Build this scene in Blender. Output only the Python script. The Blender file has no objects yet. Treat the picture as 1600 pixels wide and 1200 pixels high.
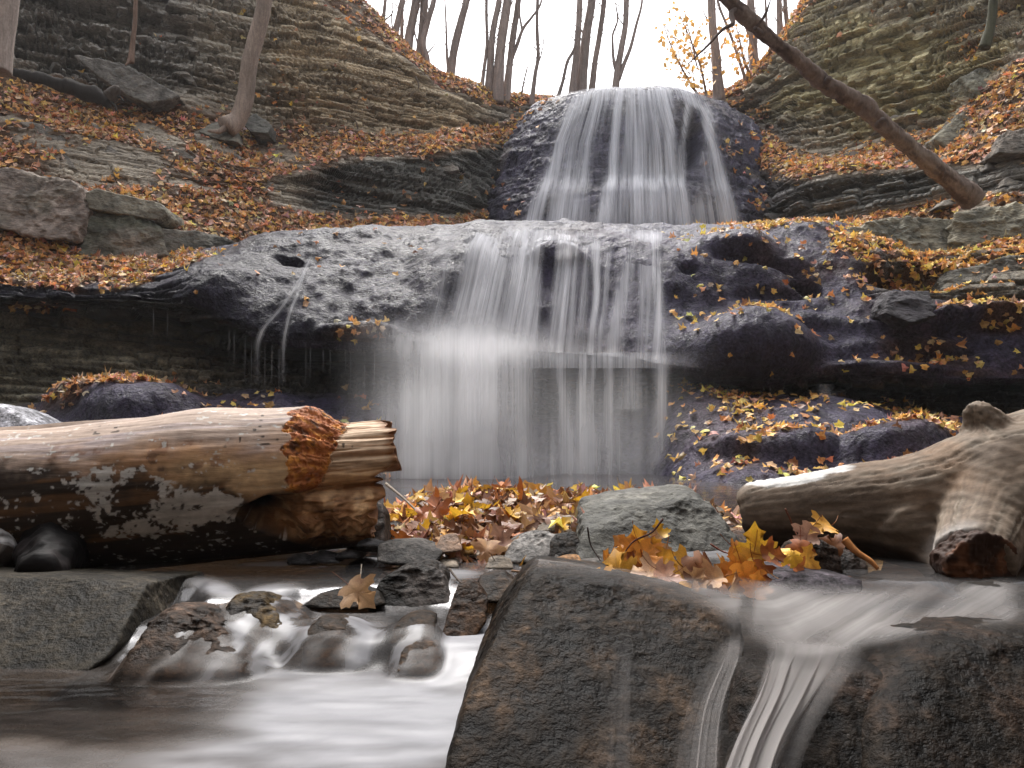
import bpy, bmesh, math, random
import numpy as np
from mathutils import Vector, Matrix

R = math.radians
sc = bpy.context.scene
# ---------------------------------------------------------------- camera
FPX, CAMZ, PITCH = 1232.0, 0.45, R(4.2)          # focal length in photo pixels (1600 wide), height over the lower pool
cam = bpy.data.cameras.new('camera')
cam.sensor_width = 36.0
cam.lens = 36.0 * FPX / 1600.0
cam.clip_start, cam.clip_end = 0.02, 600.0
cob = bpy.data.objects.new('camera', cam)
sc.collection.objects.link(cob)
cob.location = (0, 0, CAMZ)
cob.rotation_euler = (R(90) + PITCH, 0, 0)
sc.camera = cob
# ---------------------------------------------------------------- sky, sun, exposure
SUN_EL, SUN_AZ = R(58), R(-12)                    # a veiled sun high behind the falls
w = bpy.data.worlds.new('World'); sc.world = w; w.use_nodes = True
wn = w.node_tree; wn.nodes.clear()
sky = wn.nodes.new('ShaderNodeTexSky'); sky.sky_type = 'NISHITA'; sky.sun_disc = False
sky.sun_elevation = SUN_EL; sky.sun_rotation = SUN_AZ
sky.dust_density = 4.0; sky.air_density = 1.0; sky.ozone_density = 1.0
hs = wn.nodes.new('ShaderNodeHueSaturation'); hs.inputs['Saturation'].default_value = 0.22
bg = wn.nodes.new('ShaderNodeBackground'); bg.inputs[1].default_value = 0.15
wo = wn.nodes.new('ShaderNodeOutputWorld')
wn.links.new(sky.outputs[0], hs.inputs['Color']); wn.links.new(hs.outputs[0], bg.inputs[0]); wn.links.new(bg.outputs[0], wo.inputs[0])
sl = bpy.data.lights.new('sun', 'SUN'); sl.energy = 1.5; sl.angle = R(25); sl.color = (1.0, 0.965, 0.92)
so = bpy.data.objects.new('sun', sl); sc.collection.objects.link(so)
sd = Vector((math.sin(SUN_AZ) * math.cos(SUN_EL), math.cos(SUN_AZ) * math.cos(SUN_EL), math.sin(SUN_EL)))
so.rotation_euler = sd.to_track_quat('Z', 'Y').to_euler()
so.location = (0, 5, 12)
sc.view_settings.view_transform = 'Standard'; sc.view_settings.look = 'None'
sc.view_settings.exposure = 1.5; sc.view_settings.gamma = 1.0; sc.view_settings.use_curve_mapping = False
try:
    sc.cycles.transparent_max_bounces = 24; sc.cycles.max_bounces = 8; sc.cycles.diffuse_bounces = 4
    sc.cycles.use_denoising = True
except Exception: pass

# ---------------------------------------------------------------- helpers
rng = np.random.default_rng(7)
CT, ST = math.cos(PITCH), math.sin(PITCH)
def P(px, py, Y):
    """world point seen at photo pixel (px, py) whose world distance ahead is Y"""
    px, py, Y = np.broadcast_arrays(np.asarray(px, float), np.asarray(py, float), np.asarray(Y, float))
    dx, dz = (px - 800) / FPX, (600 - py) / FPX
    yy, zz = CT - dz * ST, ST + dz * CT
    k = Y / yy
    return np.stack([dx * k, Y, CAMZ + zz * k], -1)
def proj(p):
    p = np.asarray(p, float); x, y, z = p[..., 0], p[..., 1], p[..., 2] - CAMZ
    d = y * CT + z * ST; v = -y * ST + z * CT
    d = np.maximum(d, 1e-4)
    return 800 + FPX * x / d, 600 - FPX * v / d

def _hash(ix, iy, iz, seed):
    with np.errstate(over='ignore'):
        h = (ix.astype(np.uint32) * np.uint32(374761393) + iy.astype(np.uint32) * np.uint32(668265263)
             + iz.astype(np.uint32) * np.uint32(2147483647 - 58) + np.uint32(seed * 2654435 % (2**32)))
        h = (h ^ (h >> np.uint32(13))) * np.uint32(1274126177)
        h = (h ^ (h >> np.uint32(16))) * np.uint32(2246822519)
        h = h ^ (h >> np.uint32(15))
    return h.astype(np.float64) / 4294967295.0
def vnoise(p, seed=0):
    """smooth value noise, -1..1"""
    q = np.asarray(p, float); i = np.floor(q); f = q - i; i = i.astype(np.int64)
    f = f * f * f * (f * (f * 6 - 15) + 10)
    x, y, z = i[..., 0], i[..., 1], i[..., 2]; fx, fy, fz = f[..., 0], f[..., 1], f[..., 2]
    def c(a, b, d): return _hash(x + a, y + b, z + d, seed)
    x00 = c(0,0,0)*(1-fx)+c(1,0,0)*fx; x10 = c(0,1,0)*(1-fx)+c(1,1,0)*fx
    x01 = c(0,0,1)*(1-fx)+c(1,0,1)*fx; x11 = c(0,1,1)*(1-fx)+c(1,1,1)*fx
    a = x00*(1-fy)+x10*fy; b = x01*(1-fy)+x11*fy
    return (a*(1-fz)+b*fz)*2-1
def fbm(p, freq=1.0, octs=4, seed=0, gain=0.5):
    p = np.asarray(p, float) * freq; s = 0; a = 1.0; t = 0
    for k in range(octs):
        s = s + a * vnoise(p + 17.3 * k, seed + k); t += a; a *= gain; p = p * 2.03
    return s / t
def ridged(p, freq=1.0, octs=3, seed=0):
    p = np.asarray(p, float) * freq; s = 0; a = 1.0; t = 0
    for k in range(octs):
        s = s + a * (1 - 2*np.abs(vnoise(p + 9.1*k, seed + k))); t += a; a *= 0.5; p = p * 2.1
    return s / t
def sstep(a, b, x):
    t = np.clip((x - a) / (b - a + 1e-12), 0, 1); return t * t * (3 - 2 * t)
def lerp(a, b, t): return a + (b - a) * t
def mixc(c1, c2, t):
    return c1 + (np.asarray(c2) - c1) * np.asarray(t)[..., None]

def pchip(x, y, xq):
    """monotone cubic, y (n, ...) at knots x (n,)"""
    x = np.asarray(x, float); y = np.asarray(y, float); n = len(x)
    sh = (-1,) + (1,) * (y.ndim - 1)
    h = np.diff(x).reshape(sh); d = np.diff(y, axis=0) / h
    m = np.zeros_like(y); m[0] = d[0]; m[-1] = d[-1]
    if n > 2:
        prod = d[:-1] * d[1:]
        w1 = 2 * h[1:] + h[:-1]; w2 = h[1:] + 2 * h[:-1]
        with np.errstate(divide='ignore', invalid='ignore'):
            hm = (w1 + w2) / (w1 / d[:-1] + w2 / d[1:])
        m[1:-1] = np.where(prod > 0, hm, 0)
    k = np.clip(np.searchsorted(x, xq, side='right') - 1, 0, n - 2)
    hh = (x[k+1] - x[k]).reshape(sh); t = ((xq - x[k]).reshape(sh)) / hh
    t2, t3 = t*t, t*t*t
    return (2*t3-3*t2+1)*y[k] + (t3-2*t2+t)*hh*m[k] + (-2*t3+3*t2)*y[k+1] + (t3-t2)*hh*m[k+1]

def grid_faces(nr, nc, wrap=False):
    r = np.arange(nr - 1)[:, None]; c = np.arange(nc if wrap else nc - 1)[None, :]
    c2 = (c + 1) % nc
    a = r * nc + c; b = r * nc + c2; d = (r + 1) * nc + c2; e = (r + 1) * nc + c
    return np.stack([a, b, d, e], -1).reshape(-1, 4)

def mesh_np(name, verts, faces, mat=None, smooth=True, col=None, attrs=None, uv=None):
    """faces: (F, k) int array (k = 3 or 4) or a list of such arrays"""
    if not isinstance(faces, list): faces = [faces]
    me = bpy.data.meshes.new(name)
    verts = np.asarray(verts, np.float32).reshape(-1, 3)
    loops = np.concatenate([f.reshape(-1) for f in faces]).astype(np.int32)
    cnt = np.concatenate([np.full(len(f), f.shape[1]) for f in faces]).astype(np.int32)
    st = np.concatenate([[0], np.cumsum(cnt)[:-1]]).astype(np.int32)
    me.vertices.add(len(verts)); me.vertices.foreach_set('co', verts.ravel())
    me.loops.add(len(loops)); me.loops.foreach_set('vertex_index', loops)
    me.polygons.add(len(cnt)); me.polygons.foreach_set('loop_start', st)
    me.polygons.foreach_set('loop_total', cnt)
    me.polygons.foreach_set('use_smooth', np.full(len(cnt), bool(smooth)))
    if col is not None:
        a = me.color_attributes.new('Col', 'FLOAT_COLOR', 'POINT')
        c = np.ones((len(verts), 4), np.float32); c[:, :3] = np.asarray(col, np.float32).reshape(-1, 3)
        a.data.foreach_set('color', np.clip(c, 0, 1).ravel())
    for k, v in (attrs or {}).items():
        a = me.attributes.new(k, 'FLOAT', 'POINT'); a.data.foreach_set('value', np.asarray(v, np.float32).ravel())
    if uv is not None:
        l = me.uv_layers.new(name='UVMap'); l.data.foreach_set('uv', np.asarray(uv, np.float32).reshape(-1, 2)[loops].ravel())
    me.update(); me.validate()
    if mat: me.materials.append(mat)
    return me

def obj(name, me, parent=None, loc=None, label=None, cat=None, group=None, kind=None, recenter=False):
    o = bpy.data.objects.new(name, me); sc.collection.objects.link(o)
    if recenter and me is not None:
        v = np.empty(len(me.vertices)*3, np.float32); me.vertices.foreach_get('co', v); v = v.reshape(-1, 3)
        c = np.array([v[:,0].mean(), v[:,1].mean(), v[:,2].min()]); v -= c.astype(np.float32)
        me.vertices.foreach_set('co', v.ravel()); me.update(); loc = tuple(c)
    if parent is not None: o.parent = parent
    if loc is not None: o.location = loc
    if label: o['label'] = label
    if cat: o['category'] = cat
    if group: o['group'] = group
    if kind: o['kind'] = kind
    return o
def thing(name, label, cat, loc=(0,0,0), group=None):
    return obj(name, None, None, tuple(float(v) for v in loc), label, cat, group)
def part(name, verts, faces, parent, mat, **kw):
    me = mesh_np(name, np.asarray(verts, float).reshape(-1, 3) - np.array(parent.location), faces, mat, **kw)
    return obj(name, me, parent)

# ---------------------------------------------------------------- materials
class NT:
    def __init__(s, name):
        s.m = bpy.data.materials.new(name); s.m.use_nodes = True; s.t = s.m.node_tree; s.t.nodes.clear()
        s.out = s.n('OutputMaterial')
    def n(s, kind, **kw):
        x = s.t.nodes.new('ShaderNode' + kind)
        for k, v in kw.items(): setattr(x, k, v)
        return x
    def l(s, a, b): s.t.links.new(a, b)
    def noise(s, vec, scale, detail=5, rough=0.6, dist=0.0):
        x = s.n('TexNoise'); x.inputs['Scale'].default_value = scale; x.inputs['Detail'].default_value = detail
        x.inputs['Roughness'].default_value = rough; x.inputs['Distortion'].default_value = dist
        if vec is not None: s.l(vec, x.inputs['Vector'])
        return x.outputs['Fac']
    def mapr(s, v, a, b, c, d, smooth=False):
        x = s.n('MapRange'); x.inputs[1].default_value = a; x.inputs[2].default_value = b
        x.inputs[3].default_value = c; x.inputs[4].default_value = d
        if smooth: x.interpolation_type = 'SMOOTHSTEP'
        s.l(v, x.inputs[0]); return x.outputs[0]
    def math(s, op, a, b=None):
        x = s.n('Math', operation=op)
        for i, v in enumerate((a, b)):
            if v is None: continue
            if isinstance(v, (int, float)): x.inputs[i].default_value = v
            else: s.l(v, x.inputs[i])
        return x.outputs[0]
    def attr(s, name): return s.n('Attribute', attribute_name=name)
    def scalec(s, colour, fac):
        x = s.n('VectorMath', operation='SCALE'); s.l(colour, x.inputs[0])
        if isinstance(fac, (int, float)): x.inputs['Scale'].default_value = fac
        else: s.l(fac, x.inputs['Scale'])
        return x.outputs[0]
    def mapping(s, vec, scale, rot=(0,0,0)):
        x = s.n('Mapping'); x.inputs['Scale'].default_value = scale; x.inputs['Rotation'].default_value = rot; s.l(vec, x.inputs[0]); return x.outputs[0]
    def bump(s, h, strength, dist, prev=None):
        x = s.n('Bump'); x.inputs['Strength'].default_value = strength; x.inputs['Distance'].default_value = dist
        s.l(h, x.inputs['Height'])
        if prev is not None: s.l(prev, x.inputs['Normal'])
        return x.outputs[0]
    def coord(s, out='Object'): return s.n('TexCoord').outputs[out]

def rock_mat(name, rough=0.75, fine=30.0, var=0.35, bump=0.6, bdist=0.02, spec=0.4, stretch=(1,1,1), rvar=0.12, coat=0.0):
    g = NT(name); co = g.mapping(g.coord(), stretch)
    n1 = g.noise(co, fine * 0.25, 6, 0.65); n2 = g.noise(co, fine, 5, 0.65)
    f = g.math('MULTIPLY', g.mapr(n1, 0.3, 0.7, 1 - var, 1 + var), g.mapr(n2, 0.3, 0.7, 1 - var, 1 + var))
    b = g.n('BsdfPrincipled'); g.l(g.scalec(g.attr('Col').outputs['Color'], f), b.inputs['Base Color'])
    g.l(g.mapr(n1, 0.35, 0.65, rough - rvar, rough + rvar), b.inputs['Roughness'])
    b.inputs['Specular IOR Level'].default_value = spec
    b.inputs['Coat Weight'].default_value = coat; b.inputs['Coat Roughness'].default_value = 0.18
    nb = g.bump(n1, bump * 0.7, bdist * 2.5); nb = g.bump(n2, bump, bdist, nb)
    g.l(nb, b.inputs['Normal']); 
    if coat: g.l(nb, b.inputs['Coat Normal'])
    g.l(b.outputs[0], g.out.inputs[0]); return g.m
M_CLIFF = rock_mat('shale_rock', 0.8, 22, 0.30, 0.7, 0.03, 0.25, (1,1,2.2))
M_WET = rock_mat('wet_limestone', 0.40, 34, 0.55, 1.0, 0.020, 0.13)
M_BOULDER = rock_mat('wet_boulder_rock', 0.50, 60, 0.8, 0.7, 0.007, 0.05)
M_DRYROCK = rock_mat('dry_grey_rock', 0.75, 60, 0.35, 0.8, 0.007, 0.2)
M_SOIL = rock_mat('leaf_mould_ground', 0.85, 40, 0.4, 0.8, 0.03, 0.2)

def wood_mat(name, rough, axis=(4, 45, 45), bump=0.5, dist=0.004, var=0.3, spec=0.3, rot=(0,0,0)):
    g = NT(name); co = g.mapping(g.coord(), axis, rot)
    n1 = g.noise(co, 1.0, 6, 0.65, 0.4); n2 = g.noise(g.coord(), 40, 4, 0.6)
    f = g.math('MULTIPLY', g.mapr(n1, 0.3, 0.7, 1 - var, 1 + var), g.mapr(n2, 0.3, 0.7, 0.85, 1.15))
    b = g.n('BsdfPrincipled'); g.l(g.scalec(g.attr('Col').outputs['Color'], f), b.inputs['Base Color'])
    b.inputs['Roughness'].default_value = rough; b.inputs['Specular IOR Level'].default_value = spec
    g.l(g.bump(n1, bump, dist), b.inputs['Normal']); g.l(b.outputs[0], g.out.inputs[0]); return g.m
M_LOG = wood_mat('weathered_log_wood', 0.65, spec=.12)
M_DRIFT = wood_mat('driftwood', 0.75, (8, 45, 45), 0.4, 0.003, 0.22, spec=.12)
M_BARK = wood_mat('tree_bark', 0.85, (30, 30, 4), 0.6, 0.01, 0.3, 0.15)

def leaf_mat():
    g = NT('maple_leaf'); n = g.noise(g.coord(), 40, 3, 0.6)
    c = g.scalec(g.attr('Col').outputs['Color'], g.mapr(n, 0.3, 0.7, 0.75, 1.25))
    b = g.n('BsdfPrincipled'); g.l(c, b.inputs['Base Color']); b.inputs['Roughness'].default_value = 0.5
    b.inputs['Specular IOR Level'].default_value = 0.35
    t = g.n('BsdfTranslucent'); g.l(c, t.inputs[0]); m = g.n('MixShader'); m.inputs[0].default_value = 0.25
    g.l(b.outputs[0], m.inputs[1]); g.l(t.outputs[0], m.inputs[2]); g.l(m.outputs[0], g.out.inputs[0]); return g.m
M_LEAF = leaf_mat()

def veil_mat(name, sx=60.0, sy=.9, colour=(0.93, 0.93, 0.96), lo=0.34, hi=0.66, floor=0.30, det=5, fine=.4):
    """falling water blurred by its own speed: white streaks with gaps that run down the flow"""
    g = NT(name); uv = g.coord('UV')
    n1 = g.noise(g.mapping(uv, (sx, sy, 1)), 1.0, det, 0.6, 0.15); n2 = g.noise(g.mapping(uv, (sx*0.22, sy*0.7, 1)), 1.0, 3, 0.5, 0.2)
    n3 = g.noise(g.mapping(uv, (sx*2.7, sy*1.6, 1)), 1.0, 3, 0.6, 0.1)
    s = g.math('MULTIPLY', g.math('ADD', g.mapr(n1, lo, hi, floor, 1.35), g.mapr(n2, 0.35, 0.65, -0.42, 0.40)), g.mapr(n3, 0.3, 0.7, 1 - fine, 1 + fine))
    a = g.n('Clamp'); g.l(g.math('MULTIPLY', g.attr('dens').outputs['Fac'], s), a.inputs[0]); a.inputs[2].default_value = 0.93
    d = g.n('BsdfDiffuse'); d.inputs[0].default_value = (*colour, 1)
    t = g.n('BsdfTranslucent'); t.inputs[0].default_value = (*colour, 1)
    m0 = g.n('MixShader'); m0.inputs[0].default_value = 0.55; g.l(d.outputs[0], m0.inputs[1]); g.l(t.outputs[0], m0.inputs[2])
    tr = g.n('BsdfTransparent'); m = g.n('MixShader')
    g.l(a.outputs[0], m.inputs[0]); g.l(tr.outputs[0], m.inputs[1]); g.l(m0.outputs[0], m.inputs[2]); g.l(m.outputs[0], g.out.inputs[0])
    return g.m
M_VEIL = veil_mat('falling_water'); M_MIST = veil_mat('spray', 70, 0.8, (0.90,0.90,0.92), 0.25, 0.75, 0.85, det=2, fine=.12)
M_SHEET = veil_mat('water_sheet', 26, 1.6, (0.50, 0.475, 0.465), 0.25, 0.75, 0.65, det=2, fine=.12)

def stream_mat():
    g = NT('stream_water'); co = g.coord()
    n = g.noise(g.mapping(co, (3.0, 9.0, 3.0)), 1.0, 4, 0.5, 0.3)
    fo = g.n('Clamp'); g.l(g.math('MULTIPLY', g.attr('foam').outputs['Fac'], g.mapr(n, 0.3, 0.7, 0.72, 1.2)), fo.inputs[0]); fo.inputs[2].default_value = 0.97
    tr = g.n('BsdfTransparent'); tr.inputs[0].default_value = (0.62, 0.50, 0.38, 1)
    gl = g.n('BsdfGlossy'); gl.inputs['Roughness'].default_value = 0.13; gl.inputs[0].default_value = (0.8, 0.8, 0.83, 1)
    fr = g.n('Fresnel'); fr.inputs[0].default_value = 1.33
    m1 = g.n('MixShader'); g.l(g.math('MULTIPLY', fr.outputs[0], g.attr('gloss').outputs['Fac']), m1.inputs[0]); g.l(tr.outputs[0], m1.inputs[1]); g.l(gl.outputs[0], m1.inputs[2])
    d = g.n('BsdfPrincipled'); g.l(g.attr('Col').outputs['Color'], d.inputs['Base Color']); d.inputs['Roughness'].default_value = 0.45
    d.inputs['Specular IOR Level'].default_value = 0.3
    m2 = g.n('MixShader'); g.l(fo.outputs[0], m2.inputs[0]); g.l(m1.outputs[0], m2.inputs[1]); g.l(d.outputs[0], m2.inputs[2])
    g.l(m2.outputs[0], g.out.inputs[0]); return g.m
M_STREAM = stream_mat()

# ---------------------------------------------------------------- lofted rock
def loft(nodes, nr, nc, space=1.0):
    """nodes (rows, cols, 3) of (px, py, Y): smooth surface through them; returns world grid, row parameter, px and py of the smooth surface"""
    nodes = np.asarray(nodes, float); W = P(nodes[..., 0], nodes[..., 1], nodes[..., 2])
    dr = np.linalg.norm(np.diff(W, axis=0), axis=-1).mean(1); dc = np.linalg.norm(np.diff(W, axis=1), axis=-1).mean(0)
    dr = np.minimum(dr, np.median(dr) * 2.5)
    kr = np.concatenate([[0], np.cumsum(dr)]); kc = np.concatenate([[0], np.cumsum(dc)])
    qr = np.linspace(0, kr[-1], nr); qc = np.linspace(0, kc[-1], nc)
    a = pchip(kr, W, qr); a = pchip(kc, a.transpose(1, 0, 2), qc).transpose(1, 0, 2)
    rp = np.interp(qr, kr, np.arange(len(kr)))[:, None] * np.ones(nc)
    s = qc[None, :] * np.ones((nr, 1))
    px, py = proj(a)
    return a, rp, s, px, py
def grid_normals(a):
    du = np.gradient(a, axis=1); dv = np.gradient(a, axis=0)
    n = np.cross(du, dv); n /= np.linalg.norm(n, axis=-1, keepdims=True) + 1e-12
    return n

def make_layers(seed, lo, hi, z0=-3, z1=30):
    r = np.random.default_rng(seed); b = [z0]
    while b[-1] < z1: b.append(b[-1] + lo + (hi - lo) * r.random() ** 2.2)
    n = len(b); off = np.cumsum(r.normal(0, 0.5, n)); off = off - np.convolve(off, np.ones(9)/9, 'same') + r.normal(0, .35, n)
    return np.array(b), off, 0.12 + .8 * r.random(n) ** 1.5, r.random(n) * 50
def strata(p, s, layers, seed, wob=0.025):
    """offset in 'steps' (about -1..1), tone 0..1 and crack mask of bedded rock"""
    b, off, wid, ph = layers
    z = p[..., 2] + wob * fbm(p, 0.5, 3, seed) + 0.008 * fbm(p, 4.0, 3, seed + 5)
    k = np.clip(np.searchsorted(b, z.ravel()).reshape(z.shape) - 1, 0, len(b) - 2)
    t = (z - b[k]); th = b[k+1] - b[k]
    sj = s + 0.25 * fbm(p, 1.6, 2, seed + 9)
    c = np.floor(sj / wid[k] + ph[k]); fc = sj / wid[k] + ph[k] - c
    h = _hash(k, c.astype(np.int64), k * 0, seed); h2 = _hash(k, c.astype(np.int64), k * 0 + 1, seed)
    e = np.minimum(t, th - t); ec = np.minimum(fc, 1 - fc) * wid[k]
    crack = np.exp(-(e / 0.016) ** 2) + 0.6 * np.exp(-(ec / 0.014) ** 2)
    return 0.42 * off[k] + 1.15 * (h - 0.5), h2, np.clip(crack, 0, 1)

# ---------------------------------------------------------------- fallen leaves (gathered here, built at the end)
LEAVES = dict(p=[], n=[], s=[], c=[], g=[])
PAL = np.array([[.46,.19,.045],[.60,.28,.06],[.52,.31,.15],[.20,.09,.04],[.76,.46,.06],[.54,.33,.22],[.32,.14,.06],[.68,.37,.06]])
def add_leaves(p, n, s, pal, gid):
    """pal: weights over PAL"""
    k = len(p)
    if not k: return
    w_ = np.asarray(pal, float); c = PAL[rng.choice(len(PAL), k, p=w_ / w_.sum())]
    c = .8*c + .2*c.mean(1, keepdims=True)*np.array([1.25,.95,.75]); c = c * (0.7 + 0.85 * rng.random((k, 1))) * (1 + 0.12 * rng.normal(size=(k, 3)))
    LEAVES['p'].append(p); LEAVES['n'].append(n); LEAVES['s'].append(s); LEAVES['c'].append(np.clip(c, .01, .9)); LEAVES['g'].append(np.full(k, gid))
def scatter(a, dens, size, pal, gid, lift=0.012, tilt=0.35):
    """leaves over a displaced grid a (nr, nc, 3); dens = leaves per square metre at each vertex"""
    q = [a[:-1,:-1], a[:-1,1:], a[1:,1:], a[1:,:-1]]
    nn = np.cross(q[2] - q[0], q[3] - q[1]); ar = 0.5 * np.linalg.norm(nn, axis=-1)
    nn = nn / (2 * ar[..., None] + 1e-12)
    sm = nn.copy()
    up = np.clip(nn[..., 2], 0, 1)
    d = 0.25 * (dens[:-1,:-1] + dens[1:,1:] + dens[:-1,1:] + dens[1:,:-1]) * (0.25 + 0.75 * up)
    lam = (ar * d).ravel(); n = rng.poisson(lam); f = np.repeat(np.arange(lam.size), n)
    u, v = rng.random(len(f))[:, None], rng.random(len(f))[:, None]
    Q = [x.reshape(-1, 3)[f] for x in q]
    p = (Q[0]*(1-u)+Q[1]*u)*(1-v) + (Q[3]*(1-u)+Q[2]*u)*v
    nv = sm.reshape(-1, 3)[f]
    nv = nv + tilt * rng.normal(size=nv.shape) + np.array([0, -0.1, 0.35]); nv /= np.linalg.norm(nv, axis=1, keepdims=True)
    p = p + nv * (lift + 0.02 * rng.random((len(p), 1)))
    add_leaves(p, nv, size * (0.65 + 0.7 * rng.random(len(p))), pal, gid)
def blob(px, py, items):
    m = np.zeros_like(px)
    for cx, cy, rx, ry, ang, d in items:
        c, s = math.cos(R(ang)), math.sin(R(ang)); x, y = px - cx, py - cy
        m = np.maximum(m, d * np.exp(-(((c*x + s*y)/rx)**2 + ((-s*x + c*y)/ry)**2) ** 2))
    return m
# ================================================================ THE GORGE
# ---- amphitheatre wall behind the falls: talus, bedded cliffs, leaf benches, rim and the plateau behind it
COLS = [-300, 0, 150, 300, 420, 520, 560, 620, 700, 780, 850, 930, 1050, 1130, 1190, 1250, 1330, 1450, 1520, 1600, 1900]
TAB = {
 -300: [(420,8),(330,9.0),(250,9.8),(120,11),(-250,11.8),(-300,12.4)],
 0:    [(400,8.8),(300,9.8),(215,10.6),(95,12),(-200,12.8),(-260,13.4)],
 150:  [(400,9.4),(290,10.6),(225,11.2),(150,12.6),(-150,13.4),(-200,14)],
 300:  [(400,10.2),(289,11.4),(250,11.9),(150,13.2),(-90,14),(-150,14.6)],
 420:  [(395,11),(320,12),(280,12.4),(195,13.8),(-40,14.5),(-80,15.2)],
 520:  [(385,11.8),(335,12.6),(262,12.9),(205,14.0),(10,14.8),(-35,15.6)],
 560:  [(380,12.2),(340,12.9),(250,13.2),(208,14.2),(40,15),(0,15.8)],
 620:  [(370,12.6),(340,13.2),(245,13.5),(208,14.5),(88,15.3),(60,16.2)],
 700:  [(362,13.2),(338,13.6),(240,13.9),(205,14.8),(143,15.6),(122,16.6)],
 780:  [(358,14.6),(320,15.0),(230,15.5),(190,16.2),(166,16.8),(148,17.5)],
 850:  [(355,15.8),(300,16.1),(220,16.4),(185,17.0),(168,17.4),(153,18.0)],
 930:  [(355,16.4),(300,16.6),(220,16.9),(190,17.3),(172,17.7),(160,18.2)],
 1050: [(370,16.2),(300,16.4),(250,16.7),(190,17.2),(165,17.6),(152,18.0)],
 1130: [(360,15.4),(300,15.7),(240,16.0),(185,16.6),(155,17.2),(140,17.6)],
 1190: [(355,14.0),(340,14.2),(275,14.5),(195,15.6),(112,16.4),(92,16.8)],
 1250: [(355,12.6),(345,12.9),(285,13.2),(225,14.6),(25,15.5),(5,16)],
 1330: [(352,12),(340,12.3),(275,12.6),(225,14.0),(-40,15),(-70,15.5)],
 1450: [(350,11.2),(310,11.5),(265,11.8),(200,13),(-90,14.2),(-130,14.8)],
 1520: [(345,10.6),(300,10.9),(262,11.2),(140,12.6),(-120,13.8),(-170,14.4)],
 1600: [(340,10),(300,10.3),(250,10.6),(75,12.2),(-150,13.2),(-200,13.8)],
 1900: [(340,8.6),(290,9),(220,9.4),(40,11),(-250,12),(-300,12.6)]}
nodes = np.array([[(c, *TAB[c][r]) for c in COLS] for r in range(6)], float)
# plateau row: same height as the rim, much farther back
back = nodes[5].copy(); wr = P(back[:,0], back[:,1], back[:,2]); wb = wr.copy(); wb[:,1] += 14; wb[:,0] *= 1.7; wb[:,2] += .3
bx, by = proj(wb); back = np.stack([bx, by, wb[:,1]], -1)
nodes = np.concatenate([nodes, back[None]], 0)
a, rp, s, px, py = loft(nodes, 520, 1250)
nrm = grid_normals(a)
seg = lambda lo, hi, f=.12: sstep(lo - f, lo + f, rp) * (1 - sstep(hi - f, hi + f, rp))
left, right = 1 - sstep(940, 1000, px), sstep(940, 1000, px)
# how much of each stretch is bare bedded rock
cl = np.zeros_like(px)
cl = np.maximum(cl, seg(1, 2) * np.where(px < 990, lerp(.35, 1, sstep(400, 490, px)) , 1 - .5*sstep(1480, 1540, px)))
cl = np.maximum(cl, seg(3, 4.0))
cl = np.maximum(cl, .25)
lay = make_layers(3, .03, .24)
d, tone, crack = strata(a + np.stack([a[...,0]*0, a[...,1]*0, .05*a[...,0]*left - .02*a[...,0]*right], -1), s, lay, 11)
upf = np.clip(nrm[..., 2], 0, 1)
d2, tone2, crack2 = strata(a, s + 7, make_layers(4, .03, .12), 13, .03); tone = .6*tone + .4*tone2; crack = np.maximum(crack, .5*crack2)
out = nrm.copy(); out[..., 2] *= .35; out /= np.linalg.norm(out, axis=-1, keepdims=True)
amp = cl * lerp(.20, .13, sstep(450, 620, px) * (1 - right))
amp = amp * (1 + .8 * (1 - sstep(120, 330, px)) * seg(3, 4))           # big dark blocks high on the left
big = fbm(a, .55, 3, 31)
plat = sstep(5.0, 5.3, rp)
disp = amp * (d - .55 * crack) + .16 * big * (1-plat*.5) + cl * (.05 * fbm(a, 5, 4, 44) + .028 * d2) + (1 - cl) * (.10 * fbm(a, 1.6, 4, 52) + .03 * fbm(a, 9, 2, 53))
disp *= 1 - .85 * sstep(4.7, 5.2, rp)
A = a + out * disp[..., None]
# ---- leaf cover
patch = fbm(a, .9, 4, 61); fine = fbm(a, 4.5, 3, 66)
lm = seg(-.5, 1) * 1.0
lm = np.maximum(lm, seg(1, 2) * np.where(px < 990, lerp(.85, .06, sstep(420, 490, px)) + .35 * sstep(740, 800, px), .06 + .7 * sstep(1490, 1560, px)))
lm = np.maximum(lm, seg(2, 3) * .95)
lm = np.maximum(lm, seg(3, 4) * .03)
lm = np.maximum(lm, seg(4, 6.5) * 1.0)
lm = np.maximum(lm, blob(px, py, [(318,95,30,60,-20,.8),(300,30,50,22,10,.6),(560,60,18,60,-35,.6),(440,150,40,14,0,.4),(1540,60,70,26,-22,.9),(1560,140,70,24,-25,.9),(1590,20,40,20,-20,.7),
                           (640,120,50,14,30,.7),(1160,170,50,16,10,.7)]))
lm = lm * (1 - .85 * blob(px, py, [(60,215,60,18,25,1),(250,215,46,14,30,1),(190,260,40,13,35,1),(345,225,36,16,30,1),(390,170,30,13,20,.8),(440,240,60,14,25,.8),(250,130,90,26,25,1),(485,300,26,16,20,1)]))
lm = lm * sstep(-.22, .34, patch + .35 * fine + .25 * upf - .1 + .5 * (lm > .9)) * lerp(.4, 1, upf)
lm = np.clip(lm, 0, 1)
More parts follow.
